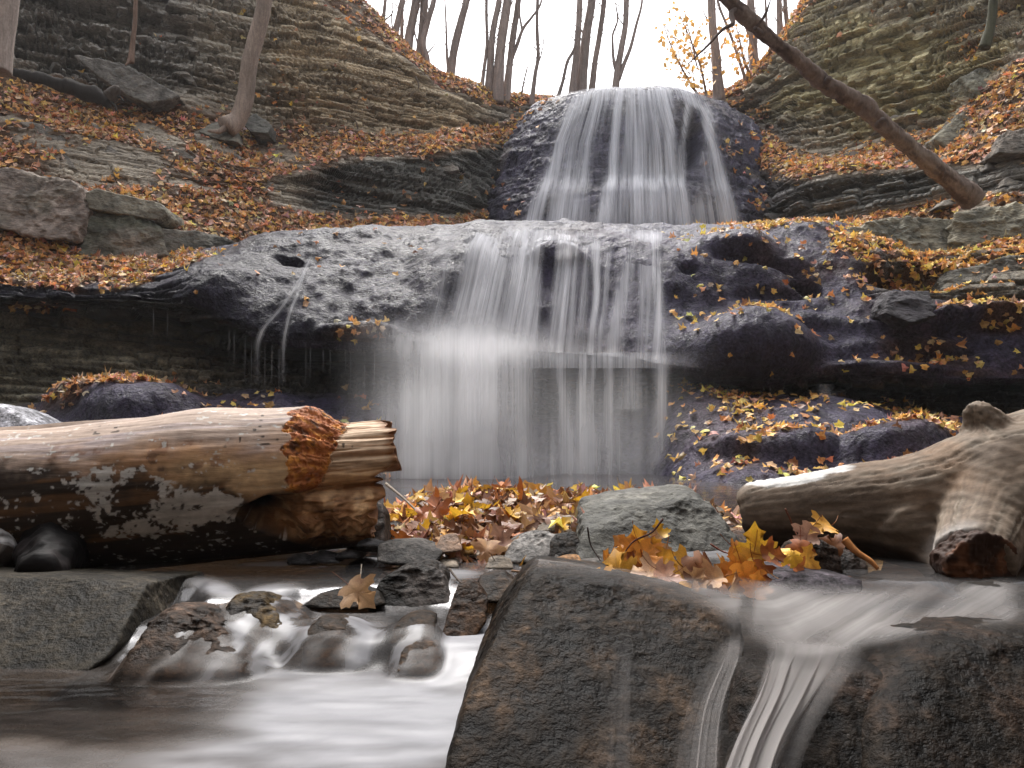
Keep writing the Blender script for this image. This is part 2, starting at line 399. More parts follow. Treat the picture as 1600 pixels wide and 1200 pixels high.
# ---- colour of the rock itself
base = np.array([.40, .35, .275]) + np.zeros(px.shape + (3,))
base = mixc(base, [.48, .38, .25], sstep(380, 480, px) * (1 - sstep(700, 800, px)) * seg(3, 4) * .9)
base = mixc(base, [.43, .375, .265], sstep(1150, 1230, px) * seg(3, 4, .3))
moss = sstep(.05, .45, fbm(a, 1.1, 3, 71) + .5 * blob(px, py, [(1400,100,170,70,10,1.0),(1320,170,110,40,0,.7)])) * right * seg(3, 4)
base = mixc(base, [.46, .39, .14], moss * .38)
base = mixc(base, [.26, .24, .215], (1 - sstep(250, 360, px)) * seg(3, 4.2) * .8)
base = mixc(base, [.11, .11, .10], seg(1, 2) * sstep(440, 520, px) * .85)
base = mixc(base, [.085, .075, .085], blob(px, py, [(880,260,110,110,0,1),(1130,260,120,110,0,1)]) * .9)
base = base * (0.62 + .75 * tone)[..., None] * (1 + .25 * fbm(a, 2.2, 3, 81))[..., None]
base = base * (1 - .45 * crack * np.clip(cl, 0, 1))[..., None]
base = mixc(base, [.10, .05, .025], np.clip(lm * 1.3 + .30 * (1 - cl), 0, .92))
me = mesh_np('gorge_wall', A, grid_faces(*px.shape), M_CLIFF, smooth=False, col=base)
obj('gorge_wall', me, label='layered shale amphitheatre wall with leaf covered benches around the falls', kind='structure')
vis = ((px > -80) & (px < 1680) & (py > -60) & (rp < 5.35)).astype(float)
scatter(A, 480 * lm * vis * left, .085, [5,5,6,3,.8,4,3,2], 'slope')
scatter(A, 480 * lm * vis * right, .088, [4,5,4,1,1,2,2,3], 'slope')
WALL = (A, px, py)

# ---- the bulging dark rock under the upper fall
U = [
 [(735,395,14.6),(780,395,13.9),(830,395,13.3),(900,395,12.9),(980,395,12.7),(1060,395,12.8),(1140,395,13.2),(1205,395,13.8),(1260,395,14.5)],
 [(752,318,14.9),(795,318,14.2),(838,318,13.55),(905,312,13.1),(980,308,12.9),(1060,308,13.0),(1138,318,13.5),(1195,318,14.1),(1245,318,14.8)],
 [(770,285,15.1),(808,285,14.45),(846,285,13.9),(908,285,13.6),(982,285,13.45),(1058,285,13.5),(1128,285,13.8),(1182,285,14.4),(1228,285,15)],
 [(792,230,15.4),(822,230,14.8),(856,230,14.3),(915,230,14.0),(985,230,13.8),(1055,230,13.9),(1118,230,14.2),(1165,230,14.8),(1205,230,15.3)],
 [(815,180,15.8),(842,178,15.2),(868,176,14.7),(920,172,14.35),(985,170,14.2),(1050,170,14.25),(1104,178,14.6),(1142,182,15.2),(1178,186,15.7)],
 [(838,163,16.2),(862,155,15.7),(886,149,15.2),(930,143,14.9),(985,141,14.8),(1045,141,14.85),(1084,147,15.1),(1112,155,15.6),(1140,163,16.1)],
 [(850,168,17.5),(872,163,17.3),(895,158,17.0),(935,150,17.0),(985,148,17.0),(1040,148,17),(1076,154,17),(1100,162,17.3),(1126,168,17.5)]]
ua, urp, us, upx, upy = loft(U, 330, 400)
un = grid_normals(ua)
d, tone, crack = strata(ua, us, make_layers(5, .05, .3), 15)
cave = blob(upx, upy, [(1082,215,16,42,6,1)])
disp = .09 * fbm(ua, 1.1, 3, 91) + .05 * fbm(ua, 3.2, 3, 95) + .035 * fbm(ua, 11, 3, 97) + .04 * d - .55 * cave
disp *= 1 - .6 * sstep(4.6, 5.4, urp)
UA = ua + un * disp[..., None]
uc = np.array([.060, .054, .078]) * (.65 + .7 * tone + .5 * fbm(ua, 5, 4, 99))[..., None]
uc = mixc(uc, [.12, .10, .08], sstep(.1, .5, fbm(ua, 1.5, 3, 101)) * .5)
me = mesh_np('waterfall_cliff', UA, grid_faces(*upx.shape), M_WET, smooth=True, col=uc)
obj('waterfall_cliff', me, label='dark wet rock bulge that carries the upper waterfall', kind='structure')
ul = blob(upx, upy, [(800,200,40,60,30,.5),(780,330,30,40,0,.8),(1165,240,40,50,30,.5),(1190,320,40,30,0,.6),(840,165,30,10,-20,.6)]) * sstep(-.2, .3, fbm(ua, 2.5, 3, 103))
scatter(UA, 130 * ul, .10, [4,4,4,2,1.5,2,3,2], 'slope')

# ---- middle ledge, its overhang, the undercut and the low slope in front
LC = [-300, 0, 120, 200, 290, 350, 450, 600, 700, 850, 1000, 1060, 1180, 1290, 1350, 1450, 1520, 1600, 1900]
LT = {
 -300: [(780,5.6),(620,8.2),(505,8.9),(482,8.3),(466,8.2),(455,8.3),(440,8.5),(330,10)],
 0:   [(780,5.6),(645,8.0),(505,8.9),(480,8.2),(464,8.1),(455,8.2),(440,8.4),(345,10)],
 120: [(780,5.6),(598,7.9),(505,8.9),(482,8.2),(467,8.1),(458,8.2),(445,8.4),(385,10)],
 200: [(780,5.6),(585,7.8),(512,8.9),(485,8.1),(469,8.0),(460,8.1),(445,8.3),(396,10)],
 290: [(780,5.6),(595,7.8),(525,8.9),(494,8.0),(476,7.9),(440,8.2),(404,8.8),(397,10.5)],
 350: [(780,5.6),(605,7.8),(540,8.9),(516,7.9),(499,7.8),(440,8.2),(394,9.0),(394,11)],
 450: [(780,5.6),(610,7.8),(565,8.9),(545,7.8),(529,7.7),(440,8.2),(369,9.2),(372,12)],
 600: [(790,6.6),(610,8.1),(567,8.9),(549,7.8),(532,7.7),(440,8.3),(361,9.4),(368,13)],
 700: [(800,7.2),(640,8.2),(582,8.6),(553,7.8),(537,7.7),(440,8.3),(357,9.5),(368,14)],
 850: [(800,7.2),(650,8.2),(592,8.6),(563,7.8),(550,7.7),(450,8.3),(359,9.5),(368,14)],
 1000:[(800,7.1),(640,8.1),(602,8.6),(575,7.8),(562,7.7),(460,8.3),(359,9.5),(368,14)],
 1060:[(800,6.2),(612,7.8),(602,8.6),(591,7.7),(571,7.55),(465,8.2),(358,9.4),(364,13.5)],
 1180:[(800,5.2),(619,7.6),(613,8.5),(608,7.6),(585,7.45),(470,8.1),(355,9.3),(359,13)],
 1290:[(800,5.0),(612,7.6),(607,8.4),(601,7.7),(585,7.5),(460,8.1),(348,9.2),(354,12.5)],
 1350:[(800,4.9),(621,7.6),(613,8.4),(605,7.6),(585,7.45),(470,7.9),(372,8.9),(354,11.5)],
 1450:[(790,4.8),(641,7.5),(616,8.4),(607,7.5),(590,7.35),(500,7.7),(415,8.6),(352,10.8)],
 1520:[(790,4.8),(651,7.5),(619,8.4),(609,7.5),(592,7.35),(500,7.7),(415,8.5),(347,10.2)],
 1600:[(790,4.8),(651,7.5),(619,8.4),(609,7.5),(592,7.3),(500,7.6),(405,8.4),(342,9.7)],
 1900:[(790,4.8),(651,7.5),(619,8.2),(610,7.3),(592,7.1),(500,7.4),(400,8.2),(330,8.8)]}
nodes = np.array([[(c, *LT[c][r]) for c in LC] for r in range(8)], float)
la, lrp, ls, lpx, lpy = loft(nodes, 560, 1150)
ln = grid_normals(la)
seg = lambda lo, hi, f=.1: sstep(lo - f, lo + f, lrp) * (1 - sstep(hi - f, hi + f, lrp))
lay2 = make_layers(8, .03, .16)
d, tone, crack = strata(la + np.stack([la[...,0]*0, la[...,1]*0, .09*la[...,0]*(la[...,0] < 0)], -1), ls, lay2, 21)
bed = np.clip(seg(1, 4) * (1 - .75 * seg(3.2, 4) * sstep(280, 420, lpx)), 0, 1)          # undercut: bedded shale
bed = np.maximum(bed, seg(3.9, 7) * (1 - sstep(240, 330, lpx)) * .8)
bed = np.maximum(bed, seg(4.6, 7) * sstep(1330, 1420, lpx) * (1-sstep(455, 480, lpy)) * .9)
lump = .15 * fbm(la, .9, 3, 111) + .07 * fbm(la, 2.6, 3, 115) + .022 * fbm(la, 7, 4, 119) + .009 * fbm(la, 22, 3, 121)
dents = blob(lpx, lpy, [(1190,410,64,9,4,.24),(1262,438,24,11,20,.40),(1425,430,70,16,8,.40),(1425,488,34,20,0,.25),(1075,425,14,6,0,.10),(455,402,22,7,10,.20),(930,460,18,60,0,.05),(1215,455,60,9,0,.10),(1465,545,60,10,0,.15),(1425,545,22,18,0,.15),(1330,585,40,8,0,.1)])
bulge = blob(lpx, lpy, [(1180,540,90,42,4,.34),(1250,500,60,14,0,.1),(560,520,60,12,0,.16),(1500,505,110,10,2,.30),(1390,575,90,14,0,.14),(1215,705,110,14,0,.20),(1390,705,90,16,0,.22),(1240,660,120,26,0,.1),(200,630,100,26,0,.22),
                        (700,420,60,40,0,.12),(870,410,40,14,0,.15),(330,450,60,30,0,.1),(1150,385,70,18,0,.15)])
amp = lerp(1, .35, seg(1.2, 3.2)) * (1 - .6 * sstep(6.1, 6.5, lrp))
disp = lump * amp * (1 - .6 * bed) + bed * (.10 * d - .06 * crack) - dents + bulge
lout = ln.copy(); lout[..., 2] *= lerp(1, .3, bed); lout /= np.linalg.norm(lout, axis=-1, keepdims=True)
LA = la + lout * disp[..., None]
terr = seg(5.6, 7.5) * (1 - sstep(270, 330, lpx)); 
lm = terr * 1.0
lm = np.maximum(lm, seg(5.9, 7.5) * sstep(1300, 1370, lpx) * .95)
spots = [(1210,352,90,7,-3,.8),(1340,385,80,16,28,.9),(1450,428,90,12,12,.95),(1540,410,60,16,-10,.9),(1180,503,78,11,2,.9),(1500,488,120,17,3,1.0),(1560,500,70,26,0,.9),(1440,530,70,14,0,.5),
         (1215,690,92,11,3,1.0),(1390,688,95,18,2,1.0),(1230,730,95,24,0,.45),(1440,655,60,18,20,.5),(1470,560,110,14,0,.4),(1540,580,60,8,0,.7),(1370,580,50,6,0,.5),(1150,385,60,16,20,.35),(1110,620,60,10,10,.4),(1170,650,70,40,0,.2),
         (560,527,48,10,-2,1.0),(50,484,58,9,4,.9),(205,612,100,20,-8,.75),(130,625,60,14,-20,.9),(330,630,120,24,5,.16),(560,660,40,40,0,.25),(600,725,30,30,0,.5),(300,405,40,14,-10,.5),(1300,420,60,40,30,.28)]
lm = np.maximum(lm, blob(lpx, lpy, spots))
lm = lm * sstep(-.30, .25, fbm(la, 2.4, 3, 131) + .35 * (lm > .72))
sparse = seg(3.9, 6.1) * np.where(lpx > 1030, .034, .012) * (lpx > 280) + seg(0, .98) * np.where(lpx > 1040, .05, .012)
sparse = sparse * (1 - sstep(640, 700, lpx) * (1 - sstep(1020, 1060, lpx)))
col = np.array([.050, .043, .071]) + np.zeros(lpx.shape + (3,))
col = mixc(col, [.090, .088, .120], seg(5.85, 6.6) * sstep(.0, .5, .35 + fbm(la, 1.6, 3, 141)) * (1 - sstep(1200, 1300, lpx)))
col = mixc(col, [.066, .048, .062], sstep(.1, .6, fbm(la, 1.3, 3, 143) + .2 * sstep(1000, 1100, lpx)) * .7)
col = mixc(col, [.155, .135, .10], seg(4.7, 7) * sstep(1340, 1420, lpx) * (1 - sstep(452, 475, lpy)))
col = mixc(col, [.065, .058, .042], bed * seg(0.9, 4) * .9)  # undercut shale, with the overhang's shade darkened into its colour
col = mixc(col, [.25, .22, .155], seg(1.0, 2.4) * (1 - sstep(200, 420, lpx)))
col = col * (.72 + .55 * np.where(bed > .4, tone, .5) + .35 * fbm(la, 6, 3, 145))[..., None] * (1 - .5 * crack * bed)[..., None]
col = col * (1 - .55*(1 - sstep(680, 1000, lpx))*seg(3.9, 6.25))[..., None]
col = mixc(col, [.10, .05, .028], np.clip(lm * 1.1, 0, .85))
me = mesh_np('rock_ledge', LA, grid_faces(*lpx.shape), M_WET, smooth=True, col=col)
obj('rock_ledge', me, label='dark wet overhanging rock ledge strewn with yellow leaves below the upper fall', kind='structure')
vis = (lpx > -60) & (lpx < 1660)
lf = (1 - sstep(900, 1000, lpx))
scatter(LA, (600 * lm + 450 * sparse) * vis * lf, .068, [4,3,4,2,1.2,4,2,2], 'ledge', tilt=.3)
scatter(LA, (700 * lm + 900 * sparse) * vis * (1 - lf), .068, [2,4,3,.6,6,1.5,.6,6], 'ledge', tilt=.3)
LEDGE = (LA, la, ln, lrp, lpx, lpy)

# ---- sloping sheet of stream bed, wide enough to run out of sight in every direction
gx = np.concatenate([-np.geomspace(160, 3.2, 24), np.linspace(-3, 3, 241), np.geomspace(3.2, 160, 24)])
gy = np.concatenate([-np.geomspace(160, .5, 20), np.linspace(-.4, 5.6, 241), np.geomspace(5.8, 160, 24)])
GX, GY = np.meshgrid(gx, gy)
g3 = np.stack([GX, GY, 0*GX], -1)
def pile_h(x, y):
    x = x - .12
    """the bank of stones and leaves in the middle"""
    c = np.exp(-(((x - (-.02 + .05*(y-3))) / lerp(.52, .95, sstep(2.2, 3.6, y))) ** 2) ** 2)
    return c * (sstep(2.15, 2.75, y) * .15 + sstep(2.75, 3.7, y) * .05 - .25 * sstep(3.75, 4.6, y))
GZ = -.16 + .14 * sstep(1.45, 2.2, GY) + pile_h(GX, GY) - .10*sstep(4.6,5.4,GY)
near = (np.abs(GX) < 4) & (GY > -1) & (GY < 6)
GZ = GZ + np.where(near, .03 * fbm(g3, 2.2, 4, 151) + .02 * fbm(g3, 8, 3, 153), 0)
gcol = np.array([.045, .033, .025]) * (1 + .5 * np.where(near, fbm(g3, 5, 3, 155), 0))[..., None]
me = mesh_np('stream_bed', np.stack([GX, GY, GZ], -1), grid_faces(*GX.shape), M_SOIL, smooth=True, col=gcol)
obj('stream_bed', me, label='brown gravel stream bed', kind='structure')
def ground_z(x, y):
    j = np.clip(np.searchsorted(gy, y) - 1, 0, len(gy) - 2); i = np.clip(np.searchsorted(gx, x) - 1, 0, len(gx) - 2)
    tx = (x - gx[i]) / (gx[i+1] - gx[i]); ty = (y - gy[j]) / (gy[j+1] - gy[j])
    return (GZ[j,i]*(1-tx)+GZ[j,i+1]*tx)*(1-ty) + (GZ[j+1,i]*(1-tx)+GZ[j+1,i+1]*tx)*ty
# ================================================================ FALLING WATER
def veil_from(base, nrm_, lift, dens, name, label, mat, seed=0, us_=None):
    """sheet of falling water over a base grid (rows run down the flow or up it)"""
    nr, nc = dens.shape
    v = base + nrm_ * (lift if np.isscalar(lift) else lift[..., None])
    L = np.concatenate([[0], np.cumsum(np.linalg.norm(np.diff(v[:, nc//2], axis=0), axis=-1))])
    uu = (np.linspace(0, 1, nc)[None] * np.ones((nr, 1))) if us_ is None else us_
    uv = np.stack([uu, L[:, None] * np.ones(nc) * .35 + seed], -1)
    me = mesh_np(name, v, grid_faces(nr, nc), mat, smooth=True, attrs={'dens': dens}, uv=uv)
    return me
def interp_paths(paths, nr, nc):
    """paths: list of rows of (px, py, Y) from top to bottom"""
    nd = np.asarray(paths, float); W = P(nd[..., 0], nd[..., 1], nd[..., 2])
    q = np.linspace(0, len(nd) - 1, nr); qc = np.linspace(0, nd.shape[1] - 1, nc)
    a = pchip(np.arange(len(nd)), W, q); a = pchip(np.arange(nd.shape[1]), a.transpose(1,0,2), qc).transpose(1,0,2)
    return a
def streams(u, v, items):
    """items: (points [(v, u, halfwidth)], strength) -> density"""
    m = np.zeros_like(u)
    for it in items:
        pts, st = it[0], it[1]; rmp = it[2] if len(it) > 2 else .06
        p = np.array(pts, float); c = np.interp(v, p[:,0], p[:,1]); wd = np.interp(v, p[:,0], p[:,2])
        rng_ = p[-1,0] - p[0,0]; on = sstep(p[0,0]-.02*rng_, p[0,0]+rmp*rng_, v) * (1 - sstep(p[-1,0]-.02*rng_, p[-1,0]+.03*rng_, v))
        e = np.abs(u - c) / wd
        m = 1 - (1 - m)*(1 - np.clip(st * on * np.exp(-1.15*e**2.2), 0, .97))
    return m
# upper fall: follows the smooth rock surface (rows top -> bottom), v = photo row, u = photo column
def upper_sheet(lift, seed, fac):
    sel = (urp[:, 0] <= 5.7); b = ua[sel][::-1]; n = un[sel][::-1]; X, Y = upx[sel][::-1], upy[sel][::-1]; r = urp[sel][::-1]
    b, n, X, Y, r = b[::2], n[::2], X[::2], Y[::2], r[::2]
    items = [([(136,952,20),(150,935,18),(163,909,12),(201,888,10),(266,870,9),(318,853,10),(362,832,13)], .85, .02),
             ([(140,960,26),(170,930,22),(230,908,20),(300,890,22),(362,872,26)], .50, .02),
             ([(150,925,14),(180,898,9),(240,874,7),(300,856,7),(362,838,9)], .45),
             ([(160,935,6),(230,921,5),(300,912,6),(362,900,10)], .55),
             ([(136,968,12),(150,965,8),(223,961,6),(287,957,8),(330,948,13),(362,938,18)], .90, .02),
             ([(140,985,10),(220,980,7),(300,974,9),(362,966,16)], .42, .02),
             ([(136,1003,24),(170,999,17),(240,999,16),(300,1000,20),(362,1003,30)], .80, .02),
             ([(140,1022,14),(220,1024,10),(300,1026,13),(362,1030,16)], .60, .02),
             ([(136,1036,14),(160,1039,10),(223,1044,8),(300,1047,10),(362,1052,16)], .95, .02),
             ([(138,1060,12),(158,1070,10),(180,1097,8),(223,1103,7),(287,1120,9),(362,1134,12)], .85, .02),
             ([(240,1098,7),(300,1108,10),(362,1112,16)], .5),
             ([(160,1072,5),(240,1063,4),(300,1063,5),(362,1068,8)], .6),
             ([(136,985,95),(146,985,100),(165,985,105)], .30, .02),
             ([(300,900,16),(318,898,26),(365,893,36)], .50, .5),([(296,1015,26),(314,1016,38),(365,1015,56)], .62, .4),([(300,1098,18),(325,1102,30),(365,1104,36)], .45, .5)]
    den = streams(X + 3*vnoise(np.stack([X/30, Y/60, X*0+seed], -1)), Y, items) + .05 * ((X > 850) & (X < 1130)) * sstep(140,170,Y)*np.exp(-((X-985)/140)**6)
    den = den * fac * (1 - .9 * blob(X, Y, [(1080,220,15,45,6,1),(985,200,12,40,0,.0)]))
    den = den * (1 - sstep(5.25, 5.65, r)); lift = lerp(lift, .03, sstep(4.4, 5.1, r))
    return b, n, lift, den, X
root = thing('waterfall', 'white veil of water fanning down the top tier of the falls', 'waterfall', P(985, 365, 13)); root['kind'] = 'structure'
for i, (lf_, sd_, fc_) in enumerate([(.10, 3, .95), (.17, 11, .42)]):
    b, n, l_, den, X = upper_sheet(lf_, sd_, fc_)
    me = veil_from(b, n, l_, den, 'water_veil', '', M_VEIL, sd_, .5*(X - 985)/np.interp(n[...,0]*0 + proj(b)[1], [136,170,230,365], [95,105,135,162]))
    o = obj('water_veil', me, root); me.transform(Matrix.Translation(-root.location))
# middle fall over the ledge face
root = thing('waterfall', 'white veil of water running over the middle ledge to its lip', 'waterfall', P(860, 550, 7.6)); root['kind'] = 'structure'
cs = (lpx[0] > 560) & (lpx[0] < 1120)
sel = (lrp[:, 0] >= 3.9) & (lrp[:, 0] <= 6.06)
for lf_, sd_, fc_ in [(.09, 5, .9), (.17, 8, .5)]:
    b = la[sel][:, cs][::-1]; n = ln[sel][:, cs][::-1]; X = lpx[sel][:, cs][::-1]; Y = lpy[sel][:, cs][::-1]; rr = lrp[sel][:, cs][::-1]
    bl = (dents*0 + bulge - dents)[sel][:, cs][::-1]
    items = [([(350,755,16),(380,752,16),(430,742,18),(500,728,22),(560,716,30)], .72, .02),
             ([(350,785,18),(430,778,16),(560,765,26)], .60, .02),
             ([(352,812,14),(384,810,14),(400,812,16),(460,808,16),(560,800,26)], .92, .02),
             ([(384,770,14),(400,768,16),(470,758,14),(560,745,22)], .80, .15),
             ([(384,826,9),(440,826,8),(560,822,12)], .62, .1),
             ([(350,838,14),(384,838,10),(430,838,6),(560,832,8)], .40, .02),
             ([(360,705,18),(430,694,14),(540,668,20)], .18),([(400,700,6),(540,676,10)], .22),
             ([(378,889,9),(420,886,8),(490,880,9),(570,870,11)], .88, .04),([(388,876,5),(470,868,5),(570,860,8)], .5, .05),([(384,898,6),(470,893,6),(570,888,9)], .5, .05),
             ([(385,932,7),(440,931,6),(500,926,6),(570,920,8)], .80, .04),([(390,912,9),(470,908,8),(570,902,10)], .40, .05),([(400,952,4),(450,946,4),(570,934,6)], .45, .05),
             ([(372,994,9),(410,984,9),(470,972,11),(520,962,12),(580,952,16)], .85, .04),
             ([(366,1022,10),(420,1026,7),(500,1031,7),(585,1036,9)], .92, .04),([(372,1008,10),(440,1004,9),(520,998,9),(585,992,12)], .55, .04),([(390,1016,5),(480,1014,5),(585,1012,8)], .5, .05),
             ([(350,880,60),(366,885,62),(384,880,50)], .42, .02),([(350,990,50),(368,1000,46),(384,1000,40)], .45, .02),([(384,862,22),(394,852,16),(404,846,8)], .6, .1),
             ([(505,735,90),(545,740,105),(570,735,120)], .95, .6),([(552,930,115),(566,930,120),(590,930,120)], .40, .4)]
    den = streams(X + 3*vnoise(np.stack([X/30, Y/60, X*0+sd_], -1)), Y, items) * fc_ * (1 - sstep(5.75 + .12*fbm(np.stack([X/40, 0*X, 0*X], -1), 1, 3, 7), 6.03, rr))
    lf_ = lerp(lf_, .035, sstep(5.3, 5.9, rr))
    me = veil_from(b + n * np.maximum(bl, -.02)[..., None], n, lf_, den, 'water_veil', '', M_VEIL, sd_, (X - np.interp(Y, [350,570], [905,880]))/np.interp(Y, [350,570], [165,200])*.42)
    obj('water_veil', me, root); me.transform(Matrix.Translation(-root.location))
# free fall from the lip into the pool, and its drifting spray
root = thing('waterfall', 'soft curtain of falling water and spray below the middle ledge', 'waterfall', P(860, 775, 6.8)); root['kind'] = 'structure'
def curtain(dY, items, mat, seed, nm, fac=1.0, nr=120, nc=340):
    rows = []
    for py_, dy in [(536, 0), (556, .10), (600, .18), (680, .24), (800, .28)]:
        rows.append([(px_ + (px_-850)*.10*(py_-536)/264*(px_ < 850), py_ + (14 if px_ > 850 else 0)*(py_ < 560), 7.54 - dy - dY) for px_ in (520, 640, 760, 880, 1000, 1100, 1180)])
    a_ = interp_paths(rows, nr, nc); X, Y = proj(a_)
    den = streams(X + 4*vnoise(np.stack([X/40, Y/70, X*0+seed], -1)), Y, items) * fac * lerp(1, .62, sstep(600, 780, Y)) * sstep(530, 552, Y + 6*vnoise(np.stack([X/9, 0*X, 0*X+3], -1)))
    me = veil_from(a_, np.zeros_like(a_), 0, den, nm, '', mat, seed, (X - 560) / 420)
    obj(nm, me, root); me.transform(Matrix.Translation(-root.location))
fall = [([(536,745,80),(560,738,84),(640,732,86),(790,725,100)], .34), ([(536,752,34),(600,752,24),(700,742,24),(790,735,34)], .85), ([(536,705,22),(640,682,26),(790,668,36)], .34), ([(536,668,18),(640,646,22),(790,634,30)], .20),
        ([(540,800,22),(640,796,20),(790,792,30)], .42), ([(540,824,12),(790,822,22)], .22),
        ([(552,874,12),(620,880,8),(790,884,16)], .42), ([(552,912,9),(640,909,8),(790,906,16)], .62), ([(552,925,5),(790,922,9)], .45), ([(552,948,9),(600,952,7),(700,948,10)], .50),
        ([(552,1033,9),(620,1034,8),(700,1031,13),(790,1028,20)], .72), ([(555,985,12),(640,985,20)], .28), ([(545,930,110),(575,930,112)], .40, .3), ([(575,930,110),(790,930,120)], .08)]
curtain(0.0, fall, M_VEIL, 2, 'water_veil', .95)
curtain(0.16, fall, M_VEIL, 9, 'water_veil', .5)
spray = [([(520,720,110),(560,715,120),(640,715,140),(800,710,150)], .42), ([(560,930,90),(800,930,100)], .20), ([(500,745,90),(540,745,90),(600,745,90)], .5)]
def puff(dY, bl, seed):
    rows = [[(x_, y_, 7.46 - dY - .25*(1-((y_-640)/170)**2)) for x_ in (500, 620, 740, 860, 980, 1100, 1200)] for y_ in (470, 540, 620, 700, 810)]
    a_ = interp_paths(rows, 110, 260); X, Y = proj(a_); den = np.zeros_like(X)
    for cx, cy, rx, ry, d in bl: den = 1 - (1-den)*(1 - d*np.exp(-((X-cx)/rx)**2 - ((Y-cy)/ry)**2))
    den = den * (1 + .35*fbm(np.stack([X/60, Y/90, 0*X+seed], -1), 1, 3, 175)) * sstep(505, 560, X) * (1-sstep(1120, 1190, X)) * sstep(475, 500, Y)
    me = veil_from(a_, np.zeros_like(a_), 0, den, 'spray', '', M_MIST, seed, (X-500)/420); obj('spray', me, root); me.transform(Matrix.Translation(-root.location))
puff(.02, [(735,538,88,22,.92),(690,534,54,16,.55),(800,545,44,12,.45),(745,640,36,120,.38),(690,640,56,120,.26)], 5)
puff(.20, [(735,545,84,30,.70),(680,660,80,120,.32),(748,690,50,130,.38),(640,730,60,80,.26),(930,700,120,110,.20)], 7)
puff(.42, [(700,620,110,100,.26),(700,740,130,60,.36),(930,740,130,70,.24)], 9)
# thin trickles and drips beside the main fall
def ribbon(name, pts, wpx, label, dens=.5, cat='trickle', group=None):
    p = np.array(pts, float); q = np.linspace(0, len(p)-1, 40); c = pchip(np.arange(len(p)), p, q)
    rows = np.stack([np.stack([c[:,0] + k*wpx, c[:,1], c[:,2]], -1) for k in np.linspace(-1, 1, 9)], 1)
    a_ = P(rows[...,0], rows[...,1], rows[...,2]); u_ = np.linspace(-1, 1, 9)[None]*np.ones((40,1)); v_ = np.linspace(0,1,40)[:,None]*np.ones(9)
    me = veil_from(a_, np.zeros_like(a_), 0, dens*np.exp(-(u_*1.6)**2)*np.sin(np.pi*np.clip(v_*.94+.05,0,1))**.4, name, '', M_MIST, rng.random()*9)
    return obj(name, me, None, label=label, cat=cat, group=group, kind='structure', recenter=True)
def ledge_Y(x, y):
    k = np.argmin((lpx - x)**2 + (lpy - y)**2 + 1e6*(lrp < 3.9)); return LA.reshape(-1,3)[k,1]
for i, (pts) in enumerate([[(487,400),(470,435),(440,480),(408,520),(402,545)], [(482,405),(468,450),(450,500),(443,545)]]):
    q = [(x, y, ledge_Y(x, y) - .10) for x, y in pts]; y0 = q[-1][2]
    ribbon('trickle', q + [(pts[-1][0]-1, 600, y0 - .02)], 6 if i == 0 else 5, 'thin white trickle running down the dark ledge left of the falls', .34, group='trickles on the left ledge')
for x, y0, y1 in [(358,520,548),(366,522,556),(383,532,585),(393,535,590),(414,541,600),(425,543,585),(436,546,610),(478,548,590),(485,548,580),(505,548,570),(516,548,575),(540,549,575),(548,549,600),(570,550,610),(585,550,600),(240,485,515),(262,488,520),(1137,610,640),(1110,606,630)]:
    yy = ledge_Y(x, y0) - .05
    ribbon('drip', [(x, y0-4, yy), (x, (y0+y1)/2, yy-.01), (x-.5, y1+14, yy-.01)], 1.3, 'fine thread of water dripping off the ledge lip', .30, 'drip', 'drips along the ledge lip')
q = [(1288, 600, 7.3),(1292, 630, 7.1),(1296, 660, 6.7),(1300, 690, 6.3),(1305, 720, 6.0)]
ribbon('trickle', q, 14, 'faint trickle down the purple rock right of the falls', .22)
# ---- unseen gorge banks around the camera, added to shade the foreground
def bank(name, label, path, h, seed, run=1.0):
    p = np.array(path, float); q = np.linspace(0, len(p)-1, 150); c = pchip(np.arange(len(p)), p, q); t_ = np.gradient(c, axis=0); t_ /= np.linalg.norm(t_, axis=1, keepdims=True)
    nv = np.stack([-t_[:,1], t_[:,0]], -1); v_ = np.linspace(0, 1, 70); prof = np.stack([np.interp(v_, [0,.25,.6,.85,1], np.array([0,.9,1.9,3.2,9])*run), np.interp(v_, [0,.25,.6,.85,1], [-.3,1.3,.72*h,h,h+.4])], -1)
    G = np.stack([c[None,:,0] + nv[None,:,0]*prof[:,None,0], c[None,:,1] + nv[None,:,1]*prof[:,None,0], np.ones(150)[None]*prof[:,None,1]], -1)
    G = G + .35*fbm(G, .5, 4, seed)[..., None] + .1*fbm(G, 2.5, 3, seed+5)[..., None]
    c_ = mixc(np.tile(np.array([.08,.065,.05]), (70,150,1)), [.10,.05,.02], sstep(-.2,.3,fbm(G,1.3,4,seed+9)))
    obj(name, mesh_np(name, G, grid_faces(70,150), M_CLIFF, smooth=True, col=c_), label=label, kind='structure')
bank('shading_bank', 'unseen leaf covered bank left of the stream, added to shade the foreground', [(-3.4,-9),(-3.5,-4),(-3.9,0),(-4.6,4),(-5.4,7.6)][::1], 10, 501)
bank('shading_bank', 'unseen leaf covered bank right of the stream, added to shade the foreground', [(5.8,7.6),(5.0,4),(4.4,0),(4.0,-4),(3.9,-9)], 10, 511)
bank('shading_bank', 'unseen bank added behind the camera to shade the foreground', [(4.6,-1.6),(2,-2.4),(-1,-2.6),(-4.2,-1.6)], 11.0, 521, .4)

# ---- damp air between the walls of the gorge
g = NT('damp_air'); v = g.n('VolumePrincipled'); v.inputs['Color'].default_value = (.93,.94,.96,1); v.inputs['Density'].default_value = .0009; v.inputs['Anisotropy'].default_value = .2
g.l(v.outputs[0], g.out.inputs['Volume'])
bmz = bmesh.new(); bmesh.ops.create_cube(bmz, size=1.0); me = bpy.data.meshes.new('haze'); bmz.to_mesh(me); bmz.free(); me.materials.append(g.m)
hz = obj('haze', me, None, (0, 20, 6.9), 'thin pale mist hanging in the gorge', None, None, 'stuff'); hz.scale = (150, 90, 22)
